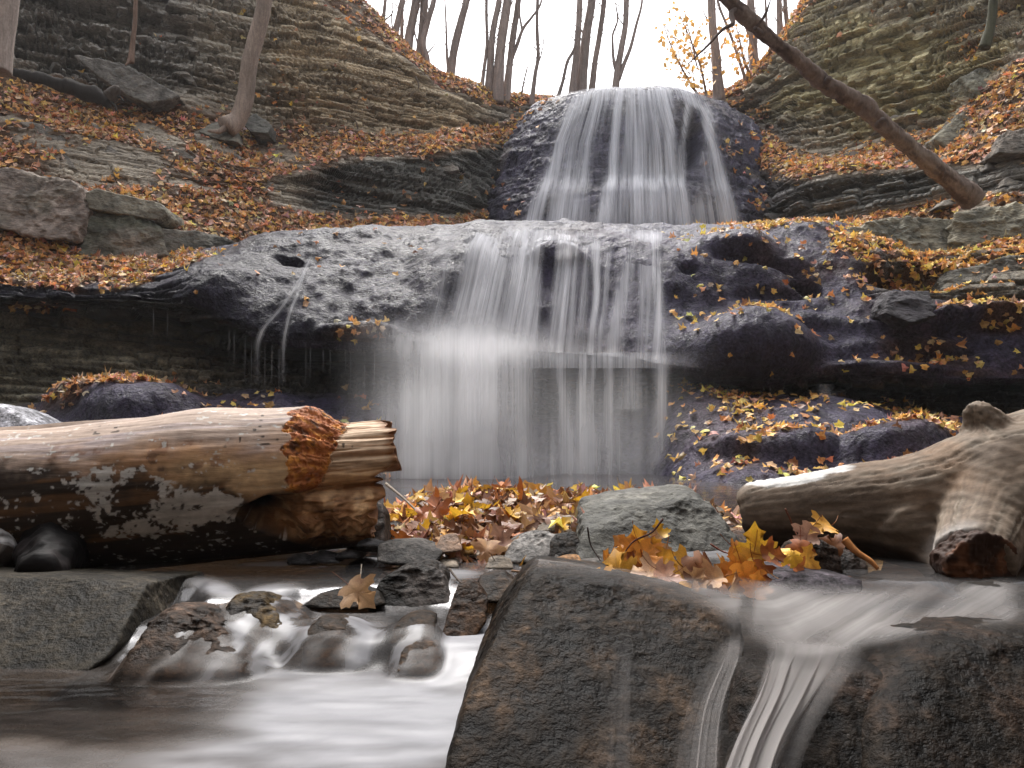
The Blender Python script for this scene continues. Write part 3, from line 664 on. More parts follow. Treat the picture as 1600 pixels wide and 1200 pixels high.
# ================================================================ STONES
def cubesphere(n):
    t = np.tan(np.linspace(-1, 1, n) * math.pi / 4); U_, V_ = np.meshgrid(t, t); one = np.ones_like(U_)
    vs, fs, b = [], [], 0
    for q in ((one,U_,V_),(-one,V_,U_),(V_,one,U_),(U_,-one,V_),(U_,V_,one),(V_,U_,-one)):
        p = np.stack(q, -1).reshape(-1, 3); vs.append(p / np.linalg.norm(p, axis=1, keepdims=True)); fs.append(grid_faces(n, n) + b); b += n*n
    v = np.concatenate(vs); f = np.concatenate(fs); k = np.round(v, 5)
    _, i, inv = np.unique(k, axis=0, return_index=True, return_inverse=True)
    return v[i], inv.ravel()[f]
_CS = {}
def convex(planes, c, n, p=16):
    if n not in _CS: _CS[n] = cubesphere(n)
    d, f = _CS[n]; acc = np.zeros(len(d))
    for nn, off in planes:
        nn = np.asarray(nn, float); nn = nn / np.linalg.norm(nn); h = off - nn @ c
        h = max(h, 1e-3); acc += (np.maximum(d @ nn, 0) / h) ** p
    return d, f, c + d * (acc ** (-1/p))[:, None]
def pl(n, pt):
    n = np.asarray(n, float); n = n / np.linalg.norm(n); return (n, float(n @ np.asarray(pt)))
def outline_planes(poly, depth, taper=.12, lean=0.0):
    W = P(*np.array(poly, float).T); c = W.mean(0) + np.array([0, depth*.45, 0]); pls = []
    m = len(W)
    for i in range(m):
        a_, b_ = W[i], W[(i+1) % m]; D = np.array([0, 1.0, lean]) + taper * (c - (a_+b_)/2) / (np.linalg.norm(c - (a_+b_)/2) + 1e-9)
        n = np.cross(b_ - a_, D); 
        if np.linalg.norm(n) < 1e-9: continue
        n /= np.linalg.norm(n)
        if n @ (c - a_) > 0: n = -n
        pls.append((n, max(n @ a_, n @ b_)))
    q = W - W.mean(0); _, _, vt = np.linalg.svd(q); n = vt[2]
    if n[1] > 0: n = -n
    pls.append((n, float((W @ n).mean()) + .004)); pls.append(pl((0, 1, .1), W.mean(0) + [0, depth, 0]))
    return pls, c
def rock_colour(v, base, alt, seed, fr=1.0, wetdark=0):
    base = np.asarray(base, float)
    c = mixc(np.tile(base, (len(v), 1)), alt, sstep(-.1, .5, fbm(v, 5*fr, 4, seed)))
    return c * (1 + .6 * fbm(v, 16*fr, 3, seed+7) + .5*np.clip(fbm(v, 30*fr, 2, seed+8), -.6, 1))[:, None]
def stone(name, planes, c, n, base, alt, seed, mat, label, cat='rock', amp=.012, freq=9, p=16, group=None, fine=.4, fr=1.0, kind=None):
    d, f, v = convex(planes, c, n, p)
    sc_ = np.ptp(v, axis=0).max()
    v = v + d * (amp * fbm(v, freq*.35, 4, seed) * 1.5 + amp * fine * ridged(v, freq*1.6, 3, seed+3) + amp*fine*.5*fbm(v, freq*5, 2, seed+5))[:, None]
    me = mesh_np(name, v, f, mat, smooth=True, col=rock_colour(v, base, alt, seed, fr))
    return obj(name, me, label=label, cat=cat, group=group, kind=kind, recenter=True)
def ostone(name, poly, depth, n, base, alt, seed, mat, label, taper=.12, lean=0., extra=(), **kw):
    pls, c = outline_planes(poly, depth, taper, lean); return stone(name, pls + list(extra), c, n, base, alt, seed, mat, label, **kw)
WETSTONES = []
DK, DK2 = (.0080,.0060,.0044), (.030,.0195,.0122)
BR, BR2 = (.025,.016,.010), (.05,.03,.017)
# the big block in front
ostone('boulder', [(690,1180,1.10),(722,1092,1.17),(760,1002,1.28),(800,930,1.38),(822,900,1.43),(850,889,1.46),(960,905,1.45),(1090,930,1.42),(1160,952,1.38),(1172,1012,1.31),(1150,1340,.98),(690,1340,.98)],
       .62, 190, DK, DK2, 301, M_BOULDER, 'big dark pitted boulder in the centre foreground', amp=.012, freq=13, p=20, fine=.35, fr=2.5)
ostone('boulder', [(1120,1340,.98),(1158,1032,1.22),(1250,1036,1.22),(1400,1038,1.22),(1800,1038,1.22),(1800,1340,.98)],
       .58, 170, DK, (.024,.0155,.011), 303, M_BOULDER, 'dark boulder at the lower right with water sheeting over its top', amp=.012, freq=10, p=14, fine=.4, fr=2.0)
ostone('boulder', [(1360,1340,.95),(1372,1090,1.13),(1440,1016,1.20),(1540,992,1.24),(1640,984,1.25),(1820,990,1.25),(1820,1340,.95)],
       .40, 110, DK, (.024,.0155,.011), 304, M_BOULDER, 'rough dark boulder hump at the lower right corner', amp=.014, freq=9, p=9, fine=.4, fr=2.0)
ostone('boulder', [(-160,905,1.95),(140,902,1.95),(215,906,1.92),(277,917,1.85),(266,952,1.80),(205,1000,1.72),(160,1055,1.60),(120,1120,1.48),(-160,1120,1.48)],
       .5, 110, (.015,.0125,.009), (.050,.042,.032), 305, M_BOULDER, 'olive grey boulder under the left end of the big log', amp=.014, freq=7, p=26, fr=.7)
ostone('stone', [(572,956,1.98),(588,908,2.02),(625,886,2.06),(665,880,2.06),(694,898,2.04),(706,950,1.98),(640,968,1.95)], .22, 60, DK, (.07,.06,.055), 307, M_BOULDER, 'dark jagged stone beside the tan maple leaf in the stream', amp=.012, freq=20)
ostone('stone', [(680,1016,1.68),(698,962,1.74),(712,914,1.80),(738,906,1.81),(761,932,1.79),(758,972,1.74),(728,1020,1.66)], .14, 60, (.035,.020,.012), (.075,.04,.02), 309, M_BOULDER, 'upright brown stone left of the big boulder', amp=.008, freq=16)
ostone('stone', [(470,948,1.93),(500,929,1.96),(545,920,1.98),(592,924,1.99),(604,946,1.94),(540,954,1.92)], .16, 40, DK, DK2, 311, M_BOULDER, 'low dark stone the tan maple leaf lies on', amp=.008, freq=20)
WETSTONES.append(ostone('stone', [(185,1060,1.52),(212,972,1.62),(250,953,1.66),(300,953,1.67),(340,970,1.66),(388,1030,1.58),(400,1070,1.5)], .2, 70, (.026,.017,.012), (.065,.042,.03), 313, M_BOULDER, 'rounded reddish stone under a lace of water beside the left boulder', amp=.024, freq=12, p=7, fr=2))
WETSTONES.append(ostone('stone', [(335,1020,1.64),(345,948,1.74),(375,930,1.78),(410,934,1.78),(445,965,1.74),(462,1025,1.64)], .18, 60, (.05,.032,.012), (.014,.012,.011), 315, M_BOULDER, 'domed stone wrapped in mossy orange leaves under thin water', amp=.020, freq=12, p=7, fr=2))
WETSTONES.append(ostone('stone', [(468,1050,1.58),(475,990,1.66),(500,966,1.70),(530,970,1.70),(555,1000,1.66),(566,1050,1.58)], .16, 50, BR, (.09,.065,.045), 317, M_BOULDER, 'smooth brown stone under milky water in the middle of the cascade', amp=.008, freq=10, p=7))
WETSTONES.append(ostone('stone', [(600,1012,1.64),(618,974,1.72),(650,962,1.74),(682,968,1.73),(680,1004,1.66)], .14, 50, BR, (.08,.06,.04), 319, M_BOULDER, 'flat brown stone below the dark jagged stone', amp=.008, freq=12, p=9))
WETSTONES.append(ostone('stone', [(618,1052,1.55),(628,1012,1.61),(652,996,1.64),(684,1004,1.63),(694,1046,1.56),(660,1060,1.54)], .12, 50, (.028,.017,.011), BR2, 321, M_BOULDER, 'small round brown stone at the foot of the upright stone', amp=.010, freq=16, p=8))
ostone('rock_slab', [(900,886,2.34),(914,832,2.42),(1000,795,2.52),(1076,777,2.58),(1112,786,2.58),(1158,850,2.45),(1160,896,2.36)], .35, 90, (.075,.073,.064), (.12,.115,.10), 323, M_DRYROCK, 'pale grey sloping slab behind the front leaves', cat='slab', amp=.014, freq=8, p=26, lean=.25, fine=.8)
ostone('stone', [(780,882,2.36),(800,845,2.44),(838,830,2.48),(870,838,2.46),(885,880,2.36)], .2, 46, (.10,.095,.09), (.16,.15,.14), 325, M_BOULDER, 'pale glistening wet stone at the front edge of the leaf pile', amp=.010, freq=22)
ostone('stone', [(855,872,2.38),(862,838,2.44),(898,832,2.46),(915,862,2.4),(905,882,2.36)], .14, 40, DK, DK2, 327, M_BOULDER, 'small dark stone against the grey slab', amp=.008, freq=20)
ostone('stone', [(588,880,2.26),(592,848,2.34),(650,846,2.36),(690,862,2.32),(680,888,2.25)], .22, 46, (.03,.027,.025), (.06,.055,.05), 329, M_BOULDER, 'flat topped black stone left of the leaf pile', amp=.008, freq=16)
ostone('stone', [(676,866,2.34),(690,838,2.42),(712,835,2.43),(722,860,2.36)], .08, 36, (.17,.11,.075), (.22,.15,.11), 331, M_DRYROCK, 'small brown pointed stone among the leaves', amp=.005, freq=20)
ostone('stone', [(836,832,2.62),(845,812,2.7),(895,805,2.76),(912,816,2.74),(900,834,2.62)], .16, 36, (.13,.105,.08), (.18,.15,.11), 333, M_DRYROCK, 'tan stone lying in the leaf pile', amp=.006, freq=20)
ostone('stone', [(944,806,2.84),(957,788,2.92),(980,800,2.86)], .08, 30, (.22,.17,.12), (.26,.2,.15), 335, M_DRYROCK, 'tan triangular stone at the back of the leaf pile', amp=.004, freq=20)
ostone('rock_slab', [(1188,920,1.78),(1200,897,1.84),(1270,893,1.86),(1345,905,1.86),(1352,928,1.78),(1260,938,1.75)], .26, 56, (.035,.03,.035), (.07,.06,.055), 337, M_BOULDER, 'low wet slab between the front leaf clump and the driftwood', cat='slab', amp=.008, freq=14)
WETSTONES.append(ostone('stone', [(862,900,1.84),(870,874,1.92),(900,868,1.94),(915,892,1.88)], .1, 36, (.15,.08,.035), (.26,.17,.09), 339, M_BOULDER, 'small tan stone under water behind the big boulder', amp=.006, freq=16, p=9))
ostone('stone', [(906,900,1.84),(910,878,1.9),(938,874,1.92),(952,896,1.86)], .1, 30, DK, (.12,.11,.1), 341, M_BOULDER, 'small black stone left of the yellow leaf clump', amp=.005, freq=16)
ostone('stone', [(740,940,1.86),(752,902,1.94),(786,896,1.96),(812,915,1.92),(800,945,1.84)], .16, 40, (.03,.02,.014), DK2, 343, M_BOULDER, 'brown stone wedged behind the upright stone', amp=.010, freq=16)
ostone('stone', [(-60,672,3.1),(-60,632,3.2),(10,634,3.2),(50,660,3.12),(58,690,3.05)], .3, 40, (.17,.17,.19), (.26,.26,.28), 345, M_BOULDER, 'pale wet rock behind the left end of the big log', amp=.02, freq=5, p=9)
ostone('stone', [(540,868,2.55),(548,800,2.62),(585,775,2.66),(602,800,2.64),(600,862,2.5)], .2, 40, (.025,.022,.02), (.05,.04,.035), 347, M_BOULDER, 'black wet rock under the broken end of the log', amp=.01, freq=12)
ostone('stone', [(1578,960,1.50),(1588,928,1.56),(1640,920,1.6),(1650,965,1.5)], .2, 36, DK, DK2, 349, M_BOULDER, 'dark stone at the right edge of the upper water', amp=.008, freq=14)
for i, (x, y, s_, lab) in enumerate([(545,868,14,'small wet stone glinting below the torn log end'),(505,872,16,'low wet stone in the riffle under the log'),(470,876,15,'half drowned stone left in the riffle under the log'),(575,850,13,'small black stone between log end and leaf pile'),
                       (565,882,15,'flat glistening stone in front of the riffle'),(640,878,13,'rounded grey stone on top of the dark jagged stone')]):
    Y0 = 2.42 - .012*(i % 3); ostone('stone', [(x-s_*1.6, y+s_*.5, Y0-.08),(x-s_, y-s_*.35, Y0),(x, y-s_*.7, Y0+.03),(x+s_, y-s_*.4, Y0),(x+s_*1.7, y+s_*.5, Y0-.08)], .1, 26, (.03,.029,.03), (.07,.066,.066), 360+i, M_BOULDER, lab, amp=.008, freq=20)
# small stones half buried in the leaf bank
r_ = np.random.default_rng(77)
SP = [(640,800),(668,822),(618,824),(760,838),(735,815),(805,812),(930,812),(1000,800),(890,795),(780,880),(835,886),(700,880),(655,842),(1120,800),(745,866)]
for i, (x, y) in enumerate(SP):
    Yg = lerp(2.3, 3.5, np.clip((884 - y) / 104, 0, 1)); s_ = 9 + 9*r_.random()
    ostone('stone', [(x-s_*1.4, y+s_*.6, Yg-.05),(x-s_*.9, y-s_*.5, Yg),(x+s_*.1, y-s_*(.6+.4*r_.random()), Yg+.03),(x+s_, y-s_*.4, Yg),(x+s_*1.4, y+s_*.6, Yg-.05)], .09, 24, (.10,.08,.06) if i % 2 else (.06,.055,.055), (.17,.14,.11), 380+i, M_BOULDER if i % 2 == 0 else M_DRYROCK,
           'small angular stone half buried in the leaf pile', group='stones half buried in the leaf pile', amp=.006, freq=18)
# outcrops on the gorge sides
OL = [
 ([(-60,258,9.3),(25,262,9.35),(112,284,9.5),(131,298,9.55),(136,330,9.5),(112,392,9.25),(30,366,9.15),(-60,360,9.1)], 1.0, (.30,.24,.20), (.22,.19,.15), 'pinkish tan rock face above the left leaf ledge', .05),
 ([(132,300,9.5),(150,294,9.6),(250,317,9.9),(259,334,9.9),(243,344,9.85),(138,326,9.5)], .9, (.21,.19,.145), (.15,.14,.11), 'jutting cap layer on the dark left outcrop', .03),
 ([(136,326,9.58),(246,346,9.93),(258,398,9.8),(190,410,9.55),(122,402,9.4)], .8, (.115,.115,.085), (.24,.205,.165), 'dark greenish block under the cap layer', .05),
 ([(250,358,9.95),(330,364,10.15),(378,384,10.3),(384,402,10.3),(245,408,9.8)], .7, (.19,.17,.14), (.12,.115,.095), 'low grey brown block at the right of the left outcrop', .04),
 ([(92,86,11.9),(188,94,12.2),(232,120,12.4),(280,152,12.7),(236,163,12.5),(176,140,12.1),(150,118,12.0)], .8, (.17,.155,.135), (.13,.12,.105), 'large smooth grey slab high on the left slope', .04),
 ([(312,206,12.7),(344,184,12.95),(370,204,12.9),(372,222,12.7),(338,216,12.65)], .4, (.18,.165,.13), (.13,.12,.1), 'wedge shaped slab at the foot of the curved tree', .02),
 ([(378,190,13.1),(400,178,13.3),(424,196,13.2),(418,208,13.05),(392,206,13.0)], .4, (.15,.14,.12), (.11,.105,.09), 'grey slab right of the curved tree foot', .02),
 ([(1312,392,9.0),(1326,356,9.35),(1400,346,9.5),(1488,342,9.45),(1490,402,9.2),(1420,412,9.0)], .8, (.20,.18,.13), (.12,.115,.09), 'layered block left of the crack on the right bank', .05),
 ([(1494,338,9.3),(1600,314,9.1),(1720,306,8.9),(1720,402,8.7),(1600,412,8.8),(1496,406,9.05)], .8, (.26,.23,.165), (.19,.175,.13), 'pale tan block at the right edge above the leaves', .05),
 ([(1474,452,8.2),(1482,424,8.45),(1600,404,8.4),(1720,398,8.2),(1720,462,8.0),(1600,466,8.05)], .6, (.11,.10,.08), (.17,.155,.12), 'dark bedded slab jutting at the right edge', .05),
 ([(1560,238,10.6),(1572,206,10.8),(1650,188,10.7),(1660,240,10.4)], .5, (.17,.13,.10), (.12,.1,.08), 'brown boulder on the right leaf slope', .04),
 ([(1386,488,7.45),(1392,458,7.7),(1452,456,7.75),(1462,494,7.45),(1420,504,7.4)], .4, (.05,.045,.05), (.08,.07,.065), 'square dark block set in the wet slope on the right', .03),
 ([(1460,215,12.2),(1510,170,12.5),(1560,150,12.5),(1545,200,12.2),(1490,232,12.0)], .6, (.19,.175,.13), (.13,.12,.1), 'grey slab face on the upper right slope', .04),
 ([(1500,120,12.6),(1575,92,12.7),(1590,118,12.5),(1530,150,12.4)], .5, (.18,.17,.12), (.13,.12,.1), 'tilted slab below the right cliff', .04)]
for i, (poly, dep, b_, al, lab, am) in enumerate(OL):
    ostone('rock_block', poly, dep, 80, b_, al, 420+i, M_CLIFF, lab, amp=am*1.15, freq=3.0, p=30, taper=.05, fine=.9, fr=.35)
# loose slabs on the leaf slopes
WA, wpx, wpy = WALL
def wall_pt(x, y):
    k = np.argmin((wpx - x)**2 + (wpy - y)**2); return WA.reshape(-1, 3)[k]
SL = [(70,205,36,10,25),(165,232,30,9,30),(30,180,26,10,20),(205,262,28,9,30),(232,282,22,8,30),(285,245,30,10,30),(325,232,24,9,25),(265,215,26,8,28),(350,345,16,8,10),(190,280,20,8,30),(300,275,18,8,30),(395,215,22,9,20),
      (430,205,30,8,12),(120,155,24,9,25),(250,175,26,9,28),(60,150,22,9,20),(330,160,20,9,30),(290,120,18,8,25),(450,260,20,8,18),(410,285,18,8,24),(360,270,20,8,25),(370,250,14,7,20),(160,205,20,8,30),(100,250,22,9,28),(480,205,24,7,6),(1395,190,22,10,-15),
      (1330,245,24,8,-5),(1180,215,20,8,5),(1430,250,20,8,-20),(1585,280,20,9,-15),(1555,255,18,8,-20),(1490,315,18,8,-10),(700,262,18,7,0),(640,225,20,7,4),(760,250,18,8,-10)]
for i, (x, y, a_, b_, ang) in enumerate(SL):
    w0 = wall_pt(x, y); Y0 = w0[1] - .03; c_, s_ = math.cos(R(ang)), math.sin(R(ang)); q = []
    for ux, uy in [(-1,.6),(-.8,-.4),(.1,-1),(.9,-.5),(1,.5),(.2,1)]:
        ux *= 1 + .25*r_.normal(); uy *= 1 + .2*r_.normal(); q.append((x + a_*ux*c_ - b_*uy*s_*0 , y + a_*ux*s_ + b_*uy, Y0 + .08*(uy < 0)))
    t_ = .75 + .5*r_.random()
    ostone('rock_slab', q, .30, 26, tuple(np.array((.19,.165,.135))*t_), tuple(np.array((.13,.115,.10))*t_), 460+i, M_CLIFF, 'flat grey slab lying loose on the leaf slope of the gorge', cat='slab', group='loose slabs on the gorge slopes', amp=.025, freq=5, p=22, fr=.5)
# ================================================================ LOGS AND TREES
def frames_along(p):
    t = np.gradient(p, axis=0); t /= np.linalg.norm(t, axis=1, keepdims=True) + 1e-12
    u = np.zeros_like(t); ref = np.array([0, -1.0, 0]) if abs(t[0,1]) < .9 else np.array([1.0,0,0])
    for i in range(len(p)):
        ref = ref - t[i]*(ref @ t[i]); ref /= np.linalg.norm(ref); u[i] = ref
    return t, u, np.cross(t, u)
def tube(pts, rad, nseg=10, nlen=None, rough=0.0, fr=6, seed=0, sub=True):
    p = np.asarray(pts, float); rad = np.asarray(rad, float)
    if nlen and len(p) > 1:
        k = np.concatenate([[0], np.cumsum(np.linalg.norm(np.diff(p, axis=0), axis=1))]); q = np.linspace(0, k[-1], nlen)
        p2 = pchip(k, p, q); rad = pchip(k, rad[:, None], q)[:, 0]; p = p2
    t, u, v = frames_along(p); th = np.arange(nseg) * 2*math.pi/nseg
    ring = p[:, None] + rad[:, None, None] * (np.cos(th)[None, :, None]*u[:, None] + np.sin(th)[None, :, None]*v[:, None])
    if rough:
        nn = ring - p[:, None]; nn /= np.linalg.norm(nn, axis=-1, keepdims=True)
        ring = ring + nn * (rough * (fbm(ring, fr, 3, seed) + .4*ridged(ring*np.array([1,1,.25]), fr*3, 2, seed+3)))[..., None] * (rad / rad.max())[:, None, None]
    V = np.concatenate([ring.reshape(-1, 3), p[:1], p[-1:]]); n = len(p)
    F = [grid_faces(n, nseg, True)]; a = np.arange(nseg); b = (a+1) % nseg
    F.append(np.concatenate([np.stack([b, a, np.full(nseg, n*nseg)], -1), np.stack([(n-1)*nseg+a, (n-1)*nseg+b, np.full(nseg, n*nseg+1)], -1)]))
    return V, F
# ---- the big broken log on the left
nr, nc = 900, 380
th = np.linspace(0, 2*math.pi, nc, endpoint=False)           # 0 up, 90 deg towards the camera, 180 down
thd = np.degrees(th); front = np.where(thd > 180, 360 - thd, thd)
A0, B0 = P(-170, 803, 2.42)[None], P(620, 736, 2.62)[None]
ax = (B0 - A0)[0]; LN_ = np.linalg.norm(ax); ax /= LN_
side = np.cross(ax, [0, 0, 1.0]); side /= np.linalg.norm(side); side = side if side[1] < 0 else -side
upv = np.cross(side, ax); upv = upv if upv[2] > 0 else -upv
cyl = np.stack([np.cos(th), np.sin(th), 0*th], -1)
jag = vnoise(np.stack([thd/9, 0*th, 0*th], -1), 3)*10 + vnoise(np.stack([thd/3.2, 0*th, 0*th+4], -1), 5)*8
end = np.interp(thd, [0,40,60,78,88,100,112,125,150,165,180,220,300,330,360], [606,612,616,620,606,585,588,590,576,560,545,520,540,600,606]) + jag
s_ = np.concatenate([np.linspace(0, 1, nr - 40), np.ones(40)])
capk = np.concatenate([np.zeros(nr - 40), np.linspace(0, 1, 40)])
PX = -170 + s_[:, None] * (end[None] + 170)                  # distance along the log in photo pixels
TH = np.ones(nr)[:, None] * thd[None]; FR = np.ones(nr)[:, None] * front[None]; S1 = (PX + 170) / 790 * LN_
cs3 = np.stack([PX/60, np.cos(th)[None]*2.2 + 0*PX, np.sin(th)[None]*2.2 + 0*PX], -1)     # grain coordinates, long along the log
gr = np.stack([PX/150, np.cos(th)[None]*14 + 0*PX, np.sin(th)[None]*14 + 0*PX], -1)
R0 = lerp(.240, .232, PX/620) * (1 + .018*fbm(cs3, .5, 3, 11)) + .0022*fbm(gr, 1, 4, 13)
R0 = R0 + .016*np.exp(-((PX-310)/70)**2 - ((TH-10)/40)**2) - .014*np.exp(-((PX-60)/120)**2 - ((TH-15)/45)**2)
nz1 = vnoise(np.stack([TH/11, 0*TH, 0*TH+1], -1), 21)*10 + vnoise(np.stack([TH/4, 0*TH, 0*TH+2], -1), 22)*5
s1 = np.interp(FR, [0,25,50,75,95,110], [486,462,455,455,466,480]) + nz1
s2 = np.interp(FR, [0,25,50,75,95,110], [540,545,528,515,503,495]) + nz1*.4
upper = 1 - sstep(98, 108, FR)
step = sstep(0, 1, (PX - s1) / np.maximum(s2 - s1, 4)) * upper
rot = ((PX > s1 - 3) & (PX < s2 + 3)) * upper
Rr = R0 - .066*step + rot*(.008*ridged(cs3, 9, 4, 31) - .004)
core = (PX > s2) * upper
Rr = Rr + core*(.006*fbm(gr, .7, 3, 33) - .010*np.clip(ridged(np.stack([PX/260, TH/7, 0*TH], -1), 1, 2, 35) - .55, 0, 1)*2)
# torn under side: dark hollow, ragged shelf, hanging fibres
px0 = np.interp(FR, [96,108,120,135,150], [420,368,392,440,480]) + 8*vnoise(np.stack([TH/6, 0*TH, 0*TH+7], -1), 41)
torn = sstep(94, 103, FR) * (1 - sstep(146, 160, FR)) * sstep(-6, 10, PX - px0) * (TH < 180)
Rr = Rr - torn * (.040 + .03*fbm(np.stack([PX/50, TH/12, 0*TH], -1), 1, 4, 43) + .05*np.exp(-((PX-400)/38)**2 - ((FR-112)/12)**2)*2.2)
shelf = torn * np.exp(-((FR - 128)/16.)**2) * sstep(440, 480, PX)
Rr = Rr + shelf * (.050 + .03*ridged(np.stack([PX/30, TH/18, 0*TH], -1), 1, 4, 45)) + torn*.012*ridged(np.stack([PX/60, TH/4, 0*TH], -1), 1, 3, 46)
Rr = Rr - torn*np.exp(-((FR-104)/5.)**2)*sstep(470,500,PX)*.014
under = sstep(150, 165, FR)
Rr = Rr * (1 - capk[:, None]**1.5)
inset = capk[:, None] * (.03 + .05*vnoise(np.stack([TH/20, capk[:,None]*3+0*TH, 0*TH], -1), 51)) 
ctr = A0[0] + (S1 - inset)[..., None] * ax
V = ctr + Rr[..., None] * (np.cos(th)[None, :, None]*upv + np.sin(th)[None, :, None]*side)
vx, vy = proj(V)
n1 = fbm(cs3, 1.2, 4, 61); n2 = fbm(gr, 1.0, 4, 63); n3 = fbm(np.stack([PX/16, TH/6, 0*TH], -1), 1, 4, 65)
c = np.tile(np.array([.34,.26,.21]), (nr, nc, 1)); c = mixc(c, [.33,.27,.26], sstep(.0,.5, n2))
c = mixc(c, [.45,.24,.11], sstep(44, 74, FR + 18*n1)*sstep(20, 260, PX)*.9)
c = mixc(c, [.52,.37,.21], sstep(58, 78, FR + 10*n1)*(1-sstep(92,104,FR))*sstep(230,330,PX)*.8)
c = mixc(c, [.20,.10,.06], sstep(.22,.45, n3 + .5*n1)*sstep(36,60,FR)*.7)
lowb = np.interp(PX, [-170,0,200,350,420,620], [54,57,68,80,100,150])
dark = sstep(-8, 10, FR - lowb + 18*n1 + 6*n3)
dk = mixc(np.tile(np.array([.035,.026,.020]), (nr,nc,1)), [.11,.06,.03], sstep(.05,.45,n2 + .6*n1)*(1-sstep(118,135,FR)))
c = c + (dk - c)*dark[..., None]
wh = blob(vx, vy, [(165,765,60,42,-10,.8),(250,760,42,18,20,.5),(300,795,92,30,-8,1.15),(215,822,66,14,-14,1),(350,785,40,14,10,.9),(145,790,40,20,0,.7),(60,735,20,6,0,.6),(255,815,60,18,-20,.9),(70,862,30,8,-10,.7),(10,870,16,34,0,.9),(40,780,40,8,0,.35)])
wh = wh - 1.1*blob(vx, vy, [(212,772,26,22,0,.8)])
wm = sstep(-.06, .22, wh - .53 + .75*n3 + .9*fbm(np.stack([PX/7, TH/2.2, 0*TH], -1), 1, 3, 67)) * (TH < 180)
c = mixc(c, [.50,.49,.46], wm*.92)
c = mixc(c, [.36,.10,.02], rot*.85); c = mixc(c, [.62,.27,.06], rot*sstep(-.1,.45,fbm(cs3,6,3,71))*.9); c = mixc(c, [.09,.035,.015], rot*sstep(.12,.45,fbm(cs3,4,3,73)))
c = mixc(c, [.55,.40,.27], core*.9*(1-dark*.3)); c = mixc(c, [.30,.15,.07], core*sstep(.15,.45,n2)*.8); c = mixc(c, [.50,.27,.10], core*sstep(74,92,FR)*.7)
tc = mixc(np.tile(np.array([.27,.135,.06]), (nr,nc,1)), [.56,.34,.17], sstep(-.1,.4,n3)); tc = mixc(tc, [.08,.035,.016], sstep(.15,.55,fbm(np.stack([PX/40, TH/3, 0*TH], -1), 1, 4, 69)))
c = c + (tc - c)*(torn*.95)[..., None]
c = mixc(c, [.012,.009,.008], np.clip(torn*np.exp(-((PX-398)/34)**2 - ((FR-112)/12)**2)*1.4 + torn*np.exp(-((FR-105)/4.)**2)*.3, 0, 1))
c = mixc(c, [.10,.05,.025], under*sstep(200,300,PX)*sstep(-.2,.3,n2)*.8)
c = mixc(c, [.20,.085,.03], sstep(-16, -3, PX - end[None] + 5*n3)*.85)
c = mixc(c, [.16,.07,.03], (capk[:, None] > .05)*np.ones_like(PX)*.9)
holes = sstep(.6,.8, vnoise(np.stack([PX/7, TH/3.5, 0*TH+9], -1), 75))*(FR < 60)*sstep(.3,.5,vnoise(np.stack([PX/60,TH/30,0*TH],-1),76)); c = mixc(c, [.03,.02,.015], holes*.9)
log = thing('fallen_log', 'thick broken log with orange rot and white lichen lying across the stream at left', 'log', P(230, 890, 2.45))
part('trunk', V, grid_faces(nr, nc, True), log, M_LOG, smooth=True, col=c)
tv, tf = tube([P(95,850,2.36), P(78,872,2.25), P(68,888,2.15), P(62,897,2.09), P(60,899,2.075), P(59,900,2.07)], [.10,.078,.060,.046,.03,.008], 36, 60, .03, 14, 5)
part('branch_stub', tv, tf, log, M_LOG, smooth=True, col=mixc(np.tile(np.array([.006,.005,.005]), (len(tv),1)), [.022,.018,.018], sstep(.1,.5,fbm(tv,18,3,7))))
tv, tf = tube([P(-25,840,2.33), P(-14,862,2.25), P(-10,880,2.2)], [.09,.07,.055], 24, 26, .010, 14, 6)
part('branch_stub', tv, tf, log, M_LOG, smooth=True, col=mixc(np.tile(np.array([.05,.04,.035]), (len(tv),1)), [.46,.45,.44], sstep(-.1,.2,fbm(tv,22,3,8))))
# ---- driftwood stump on the right
def remesh(chunks, voxel, smooth_it=6):
    vs, fs, b = [], [], 0
    bm = bmesh.new()
    for V_, F_ in chunks:
        vv = [bm.verts.new(tuple(x)) for x in V_]
        for f in F_:
            for q in f:
                try: bm.faces.new([vv[i] for i in q])
                except ValueError: pass
    bmesh.ops.recalc_face_normals(bm, faces=bm.faces)
    me = bpy.data.meshes.new('tmp'); bm.to_mesh(me); bm.free(); o = bpy.data.objects.new('tmp', me); sc.collection.objects.link(o)
    m = o.modifiers.new('r', 'REMESH'); m.mode = 'VOXEL'; m.voxel_size = voxel
    m2 = o.modifiers.new('s', 'SMOOTH'); m2.factor = .5; m2.iterations = smooth_it
    dg = bpy.context.evaluated_depsgraph_get(); ev = o.evaluated_get(dg).to_mesh()
    V_ = np.empty(len(ev.vertices)*3); ev.vertices.foreach_get('co', V_); N_ = np.empty(len(ev.vertices)*3); ev.vertices.foreach_get('normal', N_)
    F_ = np.array([p.vertices[:] for p in ev.polygons if len(p.vertices) == 4])
    bpy.data.objects.remove(o); bpy.data.meshes.remove(me); return V_.reshape(-1,3), N_.reshape(-1,3), F_
